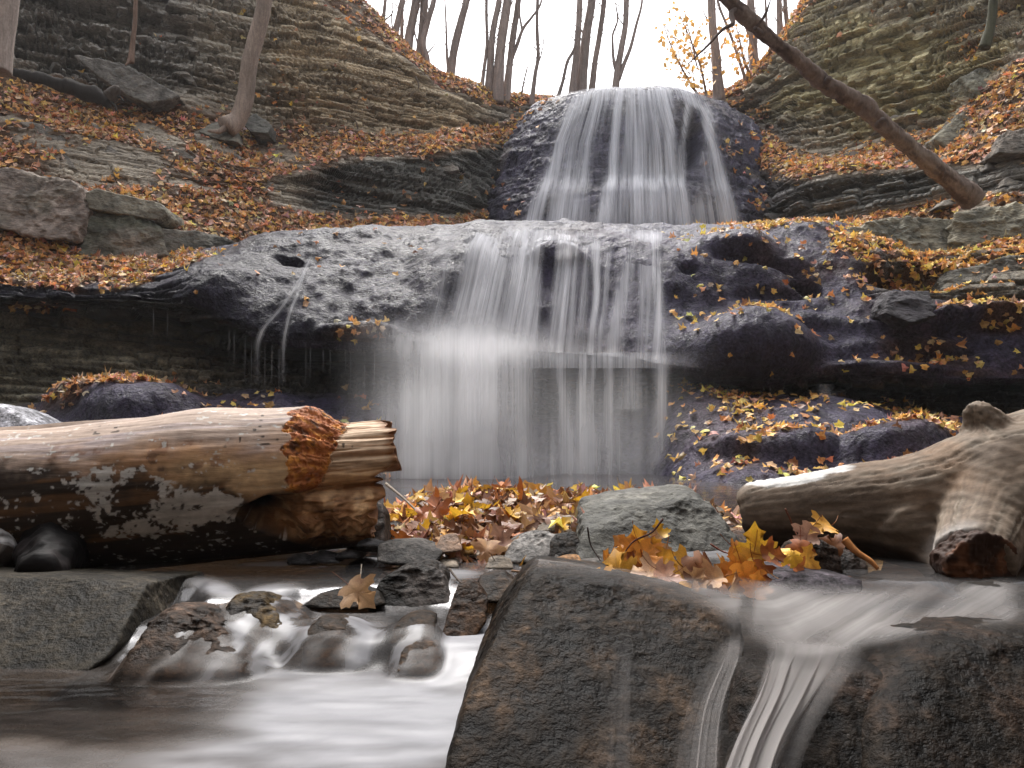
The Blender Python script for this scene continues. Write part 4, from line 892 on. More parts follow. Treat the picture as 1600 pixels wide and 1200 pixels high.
ch = [tube([P(1160,806,2.50),P(1174,804,2.49),P(1250,801,2.45),P(1350,798,2.40),P(1450,792,2.35),P(1550,775,2.32),P(1640,770,2.3),P(1760,780,2.3)], [.074,.098,.116,.142,.160,.200,.215,.22], 40, 60),
      tube([P(1600,760,2.34),P(1570,712,2.34),P(1544,676,2.33),P(1528,660,2.32)], [.17,.105,.074,.062], 28, 30),
      tube([P(1536,654,2.33),P(1522,656,2.32)], [.058,.048], 20, 8),
      tube([P(1590,745,2.36),P(1660,725,2.42),P(1760,715,2.5)], [.185,.19,.19], 28, 20),
      tube([P(1560,780,2.26),P(1535,840,2.12),P(1520,880,2.00)], [.17,.112,.094], 32, 30),
      tube([P(1420,830,2.3),P(1460,870,2.22),P(1475,905,2.15)], [.12,.065,.04], 24, 20),
      tube([P(1600,830,2.3),P(1640,900,2.15)], [.2,.16], 24, 20)]
DV, DN, DF = remesh(ch, .0075, 8)
mainp = P(*np.array([(1150,806,2.50),(1250,801,2.45),(1350,798,2.40),(1450,785,2.35),(1550,750,2.32),(1640,735,2.3),(1780,730,2.3)], float).T)
stubp = P(*np.array([(1590,760,2.30),(1555,810,2.2),(1535,840,2.12),(1520,880,2.00),(1512,900,1.92)], float).T)
knobp = P(*np.array([(1610,765,2.34),(1570,712,2.34),(1544,676,2.33),(1510,640,2.32)], float).T)
def axis_coords(v, path, rad):
    pp = pchip(np.arange(len(path)), path, np.linspace(0, len(path)-1, 80)); t_, u_, w_ = frames_along(pp); L_ = np.concatenate([[0], np.cumsum(np.linalg.norm(np.diff(pp, axis=0), axis=1))])
    d2_ = ((v[:, None] - pp[None])**2).sum(-1); k_ = d2_.argmin(1); r_v = v - pp[k_]
    return L_[k_] + (r_v*t_[k_]).sum(1), np.arctan2((r_v*w_[k_]).sum(1), (r_v*u_[k_]).sum(1)), np.sqrt(d2_[np.arange(len(v)), k_]) / rad
acs = [axis_coords(DV, mainp, .15), axis_coords(DV, stubp, .11), axis_coords(DV, knobp, .09)]
wts = np.stack([1/(a_[2]+.05)**5 for a_ in acs], 0); wts[1:] *= .8; wts /= wts.sum(0)
warp = fbm(DV, 5, 3, 80)
def grain(fa, ft, seed, octs=4): return sum(wts[i]*fbm(np.stack([a_[0]*ft + i*5, np.cos(a_[1])*fa + warp*1.1, np.sin(a_[1])*fa], -1), 1, octs, seed) for i, a_ in enumerate(acs))
gx1 = grain(5, 2.2, 81); gx3 = grain(16, 3.0, 85, 3); gx4 = grain(34, 4, 86, 2); gx2 = fbm(DV, 9, 3, 83)
DV = DV + DN*(.008*gx1 + .007*gx2 + .0022*gx3 - .006*sstep(.22,.5,gx1+.4*gx3) - .003*sstep(.25,.5,gx3))[:, None]
dx, dy = proj(DV)
knobw = blob(dx, dy, [(1530,655,46,42,0,1)]); 
fold = np.sin((np.hypot((DV[:,0]-P(1530,655,2.33)[0]), DV[:,2]-P(1530,655,2.33)[2]))*150 + 3*gx2)*blob(dx,dy,[(1540,700,70,40,0,1)])*(1-knobw)
swirl = np.sin(np.hypot(DV[:,0]-P(1522,880,2.0)[0], (DV[:,2]-P(1522,880,2.0)[2])*1.2)*170 + 4*gx2)*blob(dx,dy,[(1510,800,110,70,0,1)])
DV = DV + DN*(.0016*fold + .0014*swirl)[:, None]
dcol = np.tile(np.array([.205,.155,.115]), (len(DV),1)); dcol = mixc(dcol, [.30,.245,.19], sstep(-.05,.4,gx1)); dcol = mixc(dcol, [.27,.16,.09], sstep(.05,.5,fbm(DV,5,3,87))*.5)
dcol = mixc(dcol, [.12,.09,.07], sstep(.1,.5,gx2)*.4); dcol = dcol*(1 + .42*gx3 + .32*gx4)[:,None]; dcol = mixc(dcol, [.05,.035,.025], sstep(.2,.5,gx1+.4*gx3)*.5); dcol = dcol*.66
dcol = mixc(dcol, [.55,.55,.54], sstep(.1,.3,blob(dx,dy,[(1235,745,66,14,-8,1),(1290,735,60,8,-6,.7)]) - .35 + .5*gx1)*.75)
low = sstep(0,1,(dy - np.interp(dx,[1150,1200,1300,1420,1460,1600],[796,800,812,838,890,925]) + 30*gx1)/26); dcol = mixc(dcol, [.035,.022,.016], low*.93)  # shade under the trunk painted into the wood colour
dcol = mixc(dcol, [.42,.40,.38], blob(dx,dy,[(1490,845,44,22,-25,1)])*.7)
drift = thing('driftwood_stump', 'grey weathered driftwood trunk with a round knob at the right edge', 'driftwood', P(1400, 890, 2.3))
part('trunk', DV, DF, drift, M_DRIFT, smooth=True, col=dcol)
# the broken root end: dark torn face
d_, f_, ev = convex([pl((.0,-1,-.25), P(1520,882,1.955)), pl((0,1,.2), P(1520,882,2.04))] + [pl((math.cos(k), .0, math.sin(k)), P(1520,882,2.0) + .084*(1+.08*math.sin(5*k))*np.array([math.cos(k),0,math.sin(k)])) for k in np.arange(0,6.28,.6)], P(1520,882,2.0), 50, 18)
ev = ev + d_*(.010*fbm(ev,26,3,91) + .006*ridged(ev,50,2,92))[:, None]
part('torn_root_end', ev, f_, drift, M_LOG, smooth=True, col=mixc(np.tile(np.array([.035,.018,.012]), (len(ev),1)), [.14,.06,.03], sstep(.1,.5,fbm(ev,20,3,93))))
# ---- leaning dead trunk on the right bank
def dead_trunk():
    p = np.array([(1112,-32,9.0),(1142,4,9.1),(1178,38,9.25),(1205,62,9.35),(1250,96,9.5),(1292,132,9.7),(1340,160,9.85),(1400,212,10.05),(1455,258,10.25),(1500,292,10.4),(1522,312,10.5)], float)
    rd = .86*np.array([.075,.09,.105,.095,.10,.118,.12,.124,.128,.15,.19])
    V_, F_ = tube(P(*p.T), rd, 26, 420, .05, 5, 9)
    root = thing('dead_trunk', 'dead bare trunk leaning across the right bank of the gorge', 'tree trunk', P(1515, 305, 10.45))
    q = V_ @ np.array([[.5,0,6],[0,6,0],[.5,0,6.]]); g_ = fbm(np.stack([V_[:,0]*2+V_[:,2]*-1.6, V_[:,1]*14, (V_[:,0]*.75+V_[:,2])*14], -1), 1, 4, 95)
    cl_ = mixc(np.tile(np.array([.17,.125,.10]), (len(V_),1)), [.075,.05,.04], sstep(-.05,.4,g_)); cl_ = mixc(cl_, [.24,.19,.15], sstep(.2,.6,-g_)*.7)
    part('trunk', V_, F_, root, M_BARK, smooth=True, col=cl_)
    for pts, rr in [([(1150,14,9.1),(1142,24,9.0),(1146,36,8.9),(1132,44,8.85),(1105,72,8.8),(1075,100,8.75)], [.035,.03,.026,.02,.014,.006]), ([(1146,10,9.1),(1140,-20,9.1),(1138,-60,9.1)], [.05,.045,.04]), ([(1182,42,9.2),(1196,22,9.1),(1204,0,9.0)], [.022,.015,.008]),
                    ([(1288,132,9.65),(1296,122,9.5)], [.05,.035]), ([(1372,196,9.85),(1380,186,9.7)], [.05,.03]), ([(1188,52,9.15),(1180,44,9.0)],[.04,.025])]:
        V_, F_ = tube(P(*np.array(pts, float).T), rr, 8, 24, .006, 12, 4); part('branch', V_, F_, root, M_BARK, smooth=True, col=np.tile(np.array([.10,.072,.06]), (len(V_),1)))
dead_trunk()
# ---- bare trees
def tree(label, pts, r0, r1, branches=(), colour=(.24,.19,.165), group='bare trees on the rim', name='bare_tree', seg=10):
    p = np.array(pts, float); W = P(*p.T); n = len(W)
    rad = np.linspace(r0, r1, n); rad[0] *= 1.25
    root = thing(name, label, 'tree', W[0], group)
    V_, F_ = tube(W, rad, seg, 60, .12*r0, 3, int(p[0,0]))
    g_ = fbm(V_*np.array([6,6,1.2]), 1, 3, 5); c_ = np.array(colour)[None]*(1 + .4*g_)[:, None]
    part('trunk', V_, F_, root, M_BARK, smooth=True, col=c_)
    for b, br in branches:
        b = np.array(b, float); V_, F_ = tube(P(*b.T), np.linspace(br, br*.35, len(b)), 7, 24, 0, 3, 1)
        part('branch', V_, F_, root, M_BARK, smooth=True, col=np.tile(np.array(colour), (len(V_),1)))
    return root
T = [
 ([(566,45,16),(562,15,16),(556,-40,16)], .05, 'thin leaning sapling at the left end of the rim', []),
 ([(593,62,16.3),(600,20,16.3),(606,-40,16.3)], .045, 'thin forked sapling near the left end of the rim', [([(598,34,16.3),(612,22,16.3),(620,5,16.3)], .02),([(597,40,16.3),(588,15,16.3)], .02)]),
 ([(612,80,16.6),(620,40,16.6),(629,0,16.6),(637,-60,16.6)], .075, 'bare trunk leaning right above the left cliff corner', [([(616,60,16.6),(612,30,16.6),(616,-20,16.6)], .025)]),
 ([(626,85,17.2),(628,50,17.2),(628,-30,17.2)], .05, 'slim upright trunk beside the thick leaning pair', []),
 ([(633,100,16.8),(640,55,16.8),(650,0,16.8),(656,-60,16.8)], .11, 'thickest trunk of the cluster left of the sky gap', []),
 ([(652,108,16.9),(659,60,16.9),(663,0,16.9),(666,-60,16.9)], .10, 'straight trunk right of the thickest left one', [([(656,80,16.9),(648,50,16.9),(644,20,16.9)], .025)]),
 ([(664,122,16.7),(667,95,16.7),(661,68,16.7),(668,35,16.7),(678,0,16.7),(684,-50,16.7)], .075, 'wavy trunk that bends back on itself', [([(666,85,16.7),(676,74,16.7),(684,60,16.7)], .02)]),
 ([(700,140,16.8),(706,100,16.8),(711,70,16.8),(720,35,16.8),(729,0,16.8),(738,-60,16.8)], .10, 'smooth trunk curving right at the left of the open sky', [([(702,122,16.8),(698,80,16.8),(697,40,16.8),(694,-20,16.8)], .04)]),
 ([(750,152,17),(756,110,17),(761,63,17),(760,20,17),(762,-40,17)], .045, 'thin crooked trunk left of the close pair', [([(758,80,17),(768,60,17)], .02)]),
 ([(762,153,17),(766,100,17),(770,52,17),(780,0,17),(788,-60,17)], .085, 'left trunk of the close pair in the open sky', []),
 ([(777,156,17),(780,100,17),(785,52,17),(793,0,17),(799,-60,17)], .125, 'right and thicker trunk of the close pair', []),
 ([(790,156,17.2),(796,105,17.2),(800,70,17.2),(810,0,17.2),(816,-60,17.2)], .085, 'forked trunk right of the close pair', [([(798,94,17.2),(808,70,17.2),(817,45,17.2),(830,28,17.2),(845,5,17.2),(850,-40,17.2)], .05),([(816,47,17.2),(812,20,17.2),(814,-20,17.2)], .03)]),
 ([(812,158,17.5),(818,130,17.5),(824,105,17.5)], .022, 'short twig like sapling under the forked trunk', []),
 ([(830,160,17.2),(836,118,17.2),(841,85,17.2),(839,40,17.2),(842,-40,17.2)], .05, 'slim kinked trunk left of the falls', [([(838,105,17.2),(846,85,17.2),(850,60,17.2)], .02)]),
 ([(868,158,16.4),(880,125,16.4),(886,98,16.4),(898,74,16.4),(903,40,16.4)], .04, 'thin stem that bows left beside the falls crest', []),
 ([(893,152,16.9),(898,110,16.9),(902,70,16.9),(906,0,16.9),(908,-60,16.9)], .085, 'slim upright trunk above the left of the crest', []),
 ([(906,150,17.1),(912,95,17.1),(915,63,17.1),(925,0,17.1),(930,-60,17.1)], .12, 'thick straight trunk above the crest of the falls', [([(915,60,17.1),(909,48,17.1),(905,42,17.1)], .03)]),
 ([(923,150,17.3),(930,95,17.3),(936,60,17.3),(944,0,17.3),(948,-60,17.3)], .07, 'trunk just right of the thick straight one', []),
 ([(960,150,17),(964,115,17),(971,75,17),(978,30,17),(979,-50,17)], .08, 'forked trunk on the crest with two curved arms', [([(963,112,17),(958,85,17),(957,58,17),(965,30,17),(962,5,17)], .04),([(966,125,17),(975,100,17),(985,75,17),(994,40,17),(1003,4,17),(1006,-40,17)], .055)]),
 ([(1124,152,17),(1120,110,17),(1117,72,17),(1113,35,17),(1110,-50,17)], .11, 'pale trunk bowing left at the right of the crest', [([(1116,70,17),(1098,85,17),(1080,95,17)], .015)]),
 ([(1168,128,17),(1152,85,17),(1138,45,17),(1124,10,17),(1115,-30,17)], .035, 'thin stem leaning left by the right rim', []),
 ([(1180,115,17.4),(1176,60,17.4),(1173,0,17.4),(1172,-50,17.4)], .10, 'upright trunk behind the leaning dead one', []),
 ([(1190,105,17.2),(1172,60,17.2),(1158,20,17.2),(1150,-30,17.2)], .03, 'very thin leaning stem on the right rim', []),
 ([(1220,60,17),(1218,30,17),(1216,-40,17)], .07, 'trunk at the upper right corner of the sky', []),
 ([(1232,50,17.2),(1228,20,17.2),(1224,-40,17.2)], .055, 'last thin trunk before the right cliff', []),
 ([(1206,80,17.3),(1198,40,17.3),(1195,-30,17.3)], .03, 'sapling beside the top of the leaning dead trunk', [])]
rt = np.random.default_rng(91)
for pts, r0, lab, br in T:
    br = list(br); pa = np.array(pts, float); hgt = pa[0,1] - pa[-1,1]
    for k in range(9):
        f_ = .15 + .75*rt.random(); y_ = pa[0,1] - f_*min(hgt, 170); x_ = np.interp(-y_, -pa[:,1], pa[:,0]); sd_ = 1 if rt.random() < .5 else -1; ln_ = 8 + 24*rt.random()
        br.append(([(x_, y_, pa[0,2]), (x_+sd_*ln_*.35, y_-ln_*.5, pa[0,2]+.1*rt.normal()), (x_+sd_*ln_*(.5+.2*rt.normal()), y_-ln_*1.1, pa[0,2]+.2*rt.normal()), (x_+sd_*ln_*(.75+.3*rt.normal()), y_-ln_*1.7, pa[0,2]+.3*rt.normal())], .005 + .12*r0*rt.random()))
    tree(lab, [(x, y + (6 if i == 0 else 0), Y_) for i, (x, y, Y_) in enumerate(pts)], r0, r0*.72, br)
w0 = wall_pt(368, 196)
tree('smooth trunk curving up from a bent foot on the left slope', [(352,200,12.7),(372,186,12.8),(384,150,12.8),(388,110,12.75),(397,70,12.7),(410,20,12.6),(420,-50,12.5),(428,-150,12.4)], .15, .115, [([(355,198,12.7),(340,206,12.6),(325,204,12.6)], .06)], (.26,.20,.16), None, seg=16)
tree('thin brown sapling on the upper left slab', [(204,98,12.0),(207,70,12.0),(211,30,12.0),(213,-40,12.0)], .045, .03, [([(205,92,12),(196,102,11.9)], .03)], (.17,.11,.08), None)
tree('pale out of focus trunk at the left edge', [(-8,110,8.3),(2,60,8.3),(12,0,8.3),(22,-80,8.3)], .13, .115, [], (.34,.28,.24), None, seg=16)
tree('dark mossy trunk against the right cliff', [(1538,75,11.6),(1548,40,11.6),(1552,0,11.6),(1556,-70,11.6)], .07, .06, [], (.055,.052,.03), None)
# fallen black log and roots on the left slope
o = thing('rotten_log', 'black rotten log with torn roots lying on the left leaf slope', 'log', P(120,140,11.2))
V_, F_ = tube(P(*np.array([(22,112,11.0),(60,122,11.1),(100,134,11.2),(140,146,11.3),(172,158,11.35)], float).T), [.06,.08,.10,.11,.10], 14, 60, .04, 6, 3)
part('trunk', V_, F_, o, M_BARK, smooth=True, col=np.tile(np.array([.03,.025,.022]), (len(V_),1)))
V_, F_ = tube(P(*np.array([(172,150,11.2),(178,142,11.15),(184,136,11.1)], float).T), [.10,.08,.03], 14, 20, .05, 8, 5)
part('stump_end', V_, F_, o, M_BARK, smooth=True, col=np.tile(np.array([.07,.055,.045]), (len(V_),1)))
for pts in [[(174,158,11.2),(180,166,11.15),(183,174,11.1)],[(178,150,11.2),(188,152,11.15),(194,160,11.1)]]:
    V_, F_ = tube(P(*np.array(pts, float).T), [.022,.016,.006], 7, 16); part('root', V_, F_, o, M_BARK, smooth=True, col=np.tile(np.array([.03,.025,.022]), (len(V_),1)))
# dead sticks on the slope and in the leaf bank
def stick(pts, r0, label, colour=(.12,.09,.07), group=None):
    W = P(*np.array(pts, float).T); V_, F_ = tube(W, np.linspace(r0, r0*.5, len(W)), 7, 24, r0*.15, 20, 2)
    obj('stick', mesh_np('stick', V_, F_, M_BARK, smooth=True, col=np.tile(np.array(colour), (len(V_),1))), label=label, cat='stick', group=group, recenter=True)
for i, (x, y, dx_, dy_) in enumerate([(255,255,30,22),(290,232,26,30),(380,235,26,24),(352,222,-14,22),(330,250,22,24),(140,185,-12,14),(240,222,8,26),(265,262,12,-22),(410,258,20,-14),(395,245,-16,30),(205,200,18,18),(545,235,6,-30),(560,205,-14,-24),(650,120,2,34),(385,262,30,8)]):
    w0 = wall_pt(x, y); Y0 = w0[1]-.10
    stick([(x,y,Y0),(x+dx_*.5+3,y+dy_*.5-3,Y0-.06),(x+dx_,y+dy_,Y0-.1)], .014, 'thin dead stick tangled in the leaf slope on the left', (.13,.10,.08), 'sticks on the left slope')
# ================================================================ THE STREAM
wx = np.linspace(-3.4, 3.4, 620); wy = np.concatenate([np.linspace(.25, 2.7, 290), np.linspace(2.72, 7.2, 90)])
WX, WY = np.meshgrid(wx, wy); q3 = np.stack([WX, WY, 0*WX], -1)
def surf(x, y):
    zu = lerp(.088, .122, sstep(.0, .4, x)) + .04*sstep(3.0, 5.0, y)
    e1 = np.interp(x, [-1.0,-.80,-.72,-.62,-.52,-.12,-.05,.1], [2.15,2.1,1.88,1.88,2.03,2.06,1.92,1.9]) + .02*np.sin(x*17)
    e0 = np.interp(x, [-.9,-.6,-.3,-.12,.1], [1.78,1.74,1.72,1.62,1.60]) + .02*np.sin(x*23)
    z = .042*sstep(e0 - .14, e0 + .06, y) + (zu - .042) * sstep(e1 - .12, e1 + .03, y)
    return z
bump_ = []
def bumps(x, y):
    b = 0
    for px_, py_, Y_, rx_, ry_, h_ in bump_:
        X0 = (px_-800)/FPX*Y_; b = b + h_*np.exp(-((x-X0)/rx_)**2 - ((y-Y_)/ry_)**2)
    return b
H = np.full(WX.shape, -9.0)
for o_ in WETSTONES:
    v = np.empty(len(o_.data.vertices)*3, np.float32); o_.data.vertices.foreach_get('co', v); v = v.reshape(-1,3) + np.array(o_.location)
    ii = np.clip(np.round(np.interp(v[:,0], wx, np.arange(len(wx)))).astype(int), 0, len(wx)-1); jj = np.clip(np.round(np.interp(v[:,1], wy, np.arange(len(wy)))).astype(int), 0, len(wy)-1)
    np.maximum.at(H, (jj, ii), v[:,2])
def sh(a_, dj, di): return np.roll(np.roll(a_, dj, 0), di, 1)
for k in range(2): H = np.maximum.reduce([sh(H, dj, di) for dj in (-1,0,1) for di in (-1,0,1)])
H = np.maximum(H, -.06)
for k in range(5): H = sum(sh(H, dj, di) for dj in (-1,0,1) for di in (-1,0,1)) / 9
def smax(a_, b_, k): h_ = np.clip(.5 + .5*(b_ - a_)/k, 0, 1); return a_*(1-h_) + b_*h_ + k*h_*(1-h_)
B0_ = surf(WX, WY)
DR = np.clip((H + .008 - B0_)/.02, 0, 1)                        # where the water drapes over a stone
SK = B0_ + (H - B0_)*.80
WZ = smax(B0_, np.minimum(H + .004, SK), .010) + bumps(WX, WY)*(1 - .4*sstep(1.75,1.95,WY)) + .004*fbm(q3*np.array([1,2.2,1]), 5, 3, 161) + .0015*fbm(q3*np.array([1,3,1]), 16, 2, 163)
WV = np.stack([WX, WY, WZ], -1); fx, fy = proj(WV)
rid = fbm(np.stack([fx/120, fy/22, 0*fx], -1), 1, 4, 165)
foam = .13 + blob(fx, fy, [(590,1125,240,85,0,.95)])
foam = np.maximum(foam, blob(fx, fy, [(700,1035,90,46,-48,.95),(745,985,34,40,-60,.9),(430,1190,330,60,-4,.72),(420,1045,150,22,4,.66),(290,1066,130,12,3,.42),(120,1190,170,26,-4,.50),(40,1180,90,30,0,.5),
   (330,915,60,16,22,.62),(425,925,50,14,-8,.78),(470,960,60,26,30,.55),(560,985,60,36,0,.55),(600,950,60,20,0,.30),(520,1040,60,20,0,.7),(690,925,16,50,8,.6),(655,990,50,16,-20,.6),(500,878,150,7,-2,.70),(600,872,60,6,-3,.8),(440,868,90,7,-4,.6),(700,897,60,9,0,.72),(250,908,60,8,0,.5),(300,1030,60,20,0,.35),(420,1010,34,40,30,.6),
   (1120,862,120,13,3,.75),(1010,872,60,12,0,.5),(1200,880,80,10,0,.5),(1300,920,70,10,8,.5),(1400,905,100,10,0,.25)]))
foam = foam * (1 - .85*blob(fx, fy, [(150,1088,230,26,3,1),(60,1130,120,22,0,.6),(450,895,200,10,0,.8),(330,1075,70,10,0,.6)]))
thread = fbm(np.stack([WX*26 + 2*fbm(q3, 9, 2, 177), WY*3.5, 0*WX], -1), 1, 3, 179)
foam = foam*(1-DR) + DR*np.clip(.22 + .55*sstep(-.05,.4,thread) + .3*fbm(q3, 14, 3, 181), .04, .85)
foam = np.clip(foam * (1 + .45*rid*(1-DR)), 0, 1) * (1 - .8*sstep(2.9, 3.4, WY))
wc = mixc(np.tile(np.array([.12,.112,.11]), WX.shape + (1,)), [.20,.20,.215], sstep(.3,.9,foam))
wc = mixc(wc, [.11,.075,.05], (1 - sstep(100, 420, fx))*sstep(980,1060,fy)*.75*(1-sstep(1150,1190,fy)*.6))
me = mesh_np('stream', WV, grid_faces(*WX.shape), M_STREAM, smooth=True, col=wc, attrs={'foam': foam, 'gloss': (1 - .97*np.clip((H + .035 - B0_)/.02, 0, 1)*(H > -.05))*(1 - .5*foam)})
obj('stream', me, label='milky long exposure stream running between the stones', kind='structure')
# water sliding over the tops of the two front boulders
rows = [[(826,879,1.78),(900,881,1.78),(960,887,1.78),(1090,898,1.79),(1170,906,1.80),(1300,918,1.80),(1450,912,1.80),(1650,905,1.8)],
        [(834,884,1.60),(900,891,1.60),(960,897,1.60),(1090,917,1.58),(1165,936,1.55),(1300,955,1.55),(1450,945,1.55),(1650,935,1.55)],
        [(842,886,1.47),(905,895,1.46),(962,903,1.455),(1090,928,1.425),(1162,953,1.385),(1250,992,1.36),(1450,983,1.38),(1650,968,1.38)],
        [(836,900,1.415),(905,914,1.415),(963,926,1.415),(1090,956,1.375),(1166,1004,1.27),(1255,1034,1.215),(1440,1008,1.245),(1650,982,1.26)],
        [(830,930,1.37),(905,950,1.36),(963,966,1.355),(1090,1000,1.30),(1166,1050,1.215),(1255,1062,1.185),(1440,1045,1.20),(1650,1030,1.205)]]
fa = interp_paths(rows, 90, 420); fa[..., 2] += .012 + .004*fbm(fa*np.array([3,1,1]), 6, 3, 171); 
X, Y = proj(fa); v_ = np.linspace(0, 1, 90)[:, None]*np.ones(420)
right_ = sstep(1130, 1200, X)
den = lerp(.46*sstep(.10,.36,v_)*(1 - sstep(.55,.84,v_)), .50*sstep(0,.2,v_)*(1 - sstep(.50,.90,v_ + .06*fbm(np.stack([X/40, 0*X, 0*X], -1), 1, 3, 175))), right_)
den = den * (.85 + .22*fbm(np.stack([(X + 160*v_)/34, v_*2.2, 0*X], -1), 1, 3, 173) + .45*fbm(np.stack([(X + 160*v_)/150, v_*3, 0*X], -1), 1, 2, 174)) * (1 - blob(X, Y, [(1500,1000,120,32,-8,1)]))*(1 - .5*blob(X, Y, [(1165,960,14,50,10,1)])) * (.75 + .25*right_)
den = den * (1 - .8*sstep(1560, 1600, X))
root = thing('water_sheet', 'thin milky water sliding over the front boulder tops and spilling from the lip', 'stream', P(1270, 1035, 1.22)); root['kind'] = 'structure'
fl = thing
me = veil_from(fa, np.zeros_like(fa), 0, den, 'water_film', '', M_SHEET, 3, X/900 + .3*v_); obj('water_film', me, root); me.transform(Matrix.Translation(-root.location))
def spill(rows, items, mat, seed, fac):
    a_ = interp_paths(rows, 110, 160); X, Y = proj(a_); u_ = np.linspace(0,1,160)[None]*np.ones((110,1)); v_ = np.linspace(0,1,110)[:,None]*np.ones(160)
    a_[..., 1] -= .012*np.sin(u_*23)*v_ + .008*np.sin(u_*51+1)*v_
    me = veil_from(a_, np.zeros_like(a_), 0, streams(u_, v_, items)*fac*np.sin(np.pi*u_)**.8*sstep(0,.12,v_), 'water_spill', '', mat, seed, u_*.22); obj('water_spill', me, root); me.transform(Matrix.Translation(-root.location))
sp_rows = [[(1190,985,1.345),(1235,995,1.345),(1290,1000,1.345),(1370,1000,1.35)],[(1194,1016,1.262),(1234,1018,1.262),(1286,1022,1.262),(1362,1030,1.262)],[(1190,1036,1.208),(1226,1036,1.208),(1278,1042,1.208),(1357,1047,1.21)],[(1172,1090,1.125),(1206,1088,1.125),(1252,1090,1.125),(1322,1086,1.145)],[(1140,1160,1.055),(1172,1160,1.055),(1215,1160,1.055),(1280,1150,1.085)],[(1108,1250,.99),(1140,1250,.99),(1185,1250,.99),(1245,1240,1.02)]]
spill(sp_rows, [([(-.2,.30,.34),(.3,.26,.22),(1.05,.30,.26)], .85), ([(-.2,.74,.30),(.3,.74,.17),(.7,.68,.17),(1.05,.6,.18)], .75), ([(-.2,.5,.5),(.3,.5,.35),(1.05,.5,.35)], .30)], M_SHEET, 4, 1.0)
spill([[(1112,960,1.385),(1150,972,1.36),(1186,985,1.34)],[(1104,1000,1.285),(1146,1000,1.28),(1180,1010,1.27)],[(1092,1030,1.21),(1140,1030,1.205),(1172,1030,1.21)],[(1058,1110,1.11),(1110,1110,1.105),(1152,1110,1.11)],[(1030,1250,.975),(1095,1250,.97),(1150,1250,.98)]], [([(.1,.6,.22),(.5,.5,.25),(1.05,.45,.28)], .40, .3)], M_SHEET, 6, .8)
spill([[(940,940,1.40),(975,950,1.38),(1010,960,1.37)],[(940,1010,1.275),(974,1010,1.272),(1008,1010,1.275)],[(930,1090,1.155),(972,1090,1.152),(1012,1090,1.155)],[(910,1230,1.0),(966,1230,.998),(1020,1230,1.0)]], [([(.2,.5,.2),(.6,.5,.22),(1.05,.45,.24)], .13, .4)], M_SHEET, 8, .8)
# ================================================================ LEAF BANK AND FRONT LEAVES
bx_ = np.linspace(-.85, 1.15, 120); by_ = np.linspace(2.22, 3.95, 110); BX, BY = np.meshgrid(bx_, by_)
BZ = ground_z(BX.ravel(), BY.ravel()).reshape(BX.shape); ba = np.stack([BX, BY, BZ], -1); bpx, bpy_ = proj(ba)
cov = np.exp(-((BX - lerp(-.04,.17,sstep(2.4,3.4,BY))) / lerp(.36, .68, sstep(2.35, 3.4, BY)))**6) * sstep(2.22, 2.40, BY) * (1 - .7*blob(bpx, bpy_, [(1035,835,110,40,-10,1),(830,865,40,22,0,.9),(640,865,40,14,0,.8)]))
pat = sstep(-.5, .2, fbm(ba, 4, 3, 181))
for k, (d_, pal, gid, sz) in enumerate([(600, [2,.6,1.5,14,.2,3,7,.3], 'under', .068), (480, [3,1.2,2.5,9,.9,4,7,.9], 'pile', .070), (60, [1,3,1,0,6,.5,0,4], 'pile', .072)]):
    scatter(ba + np.array([0,0,.012*k]), d_*cov*(.4+.6*pat), sz, pal, gid, lift=.01 + .012*k, tilt=.85)
# rim of leaves and litter on the low ground beside and behind the driftwood
by2 = np.linspace(1.95, 3.6, 60); bx2 = np.linspace(.55, 1.9, 60); B2X, B2Y = np.meshgrid(bx2, by2); b2 = np.stack([B2X, B2Y, ground_z(B2X.ravel(), B2Y.ravel()).reshape(B2X.shape) + .03], -1)
scatter(b2, 120*sstep(2.55, 2.8, B2Y) + 0*B2X, .085, [3,3,2,3,2,2,2,2], 'under', tilt=.6)
HERO = []
def hero(px_, py_, Y_, size, nrm3, roll, ci, label, group=None): HERO.append((px_, py_, Y_, size, nrm3, roll, ci, label, group))
hero(1180, 850, 1.83, .080, (.05,-1,.25), .1, 4, 'bright yellow upright maple leaf on top of the front leaf clump')
hero(1172, 885, 1.80, .075, (.3,-.9,.5), 2.6, 7, 'golden curled maple leaf below the bright yellow upright one')
hero(1165, 905, 1.77, .070, (-.2,-1,.3), 3.4, 1, 'orange folded maple leaf at the bottom of the front clump')
hero(1140, 895, 1.80, .065, (-.5,-.8,.5), 1.2, 1, 'orange maple leaf curled against the front clump')
hero(1208, 868, 1.82, .060, (.3,-.8,.6), 4.6, 0, 'rust red maple leaf sticking out right of the yellow upright one')
hero(1236, 866, 1.86, .050, (0,-.8,.7), .6, 4, 'small yellow maple leaf left of the driftwood hollow')
hero(1285, 822, 2.02, .070, (.1,-.6,.8), 1.9, 7, 'golden maple leaf on the dark debris before the driftwood')
hero(1258, 838, 2.02, .065, (-.4,-.8,.5), 2.5, 5, 'pinkish maple leaf folded beside the driftwood')
hero(1250, 860, 1.98, .055, (-.2,-1,.2), 3.0, 0, 'rust maple leaf hanging in the debris before the driftwood')
hero(1062, 893, 1.66, .085, (.15,-.75,.65), 1.4, 7, 'large golden maple leaf curled on the big boulder edge')
hero(1098, 893, 1.66, .075, (.5,-.75,.3), 4.3, 6, 'brown maple leaf folded beside the large golden one')
hero(1110, 905, 1.64, .060, (-.2,-.7,.7), 2.0, 2, 'tan maple leaf flat on the boulder right of the golden one')
hero(965, 888, 1.68, .085, (-.55,-.75,.35), .5, 7, 'long golden maple leaf standing at the left of the front leaves')
hero(935, 902, 1.60, .055, (-.3,-.5,.8), 1.0, 7, 'golden maple leaf draped at the left end of the front leaves')
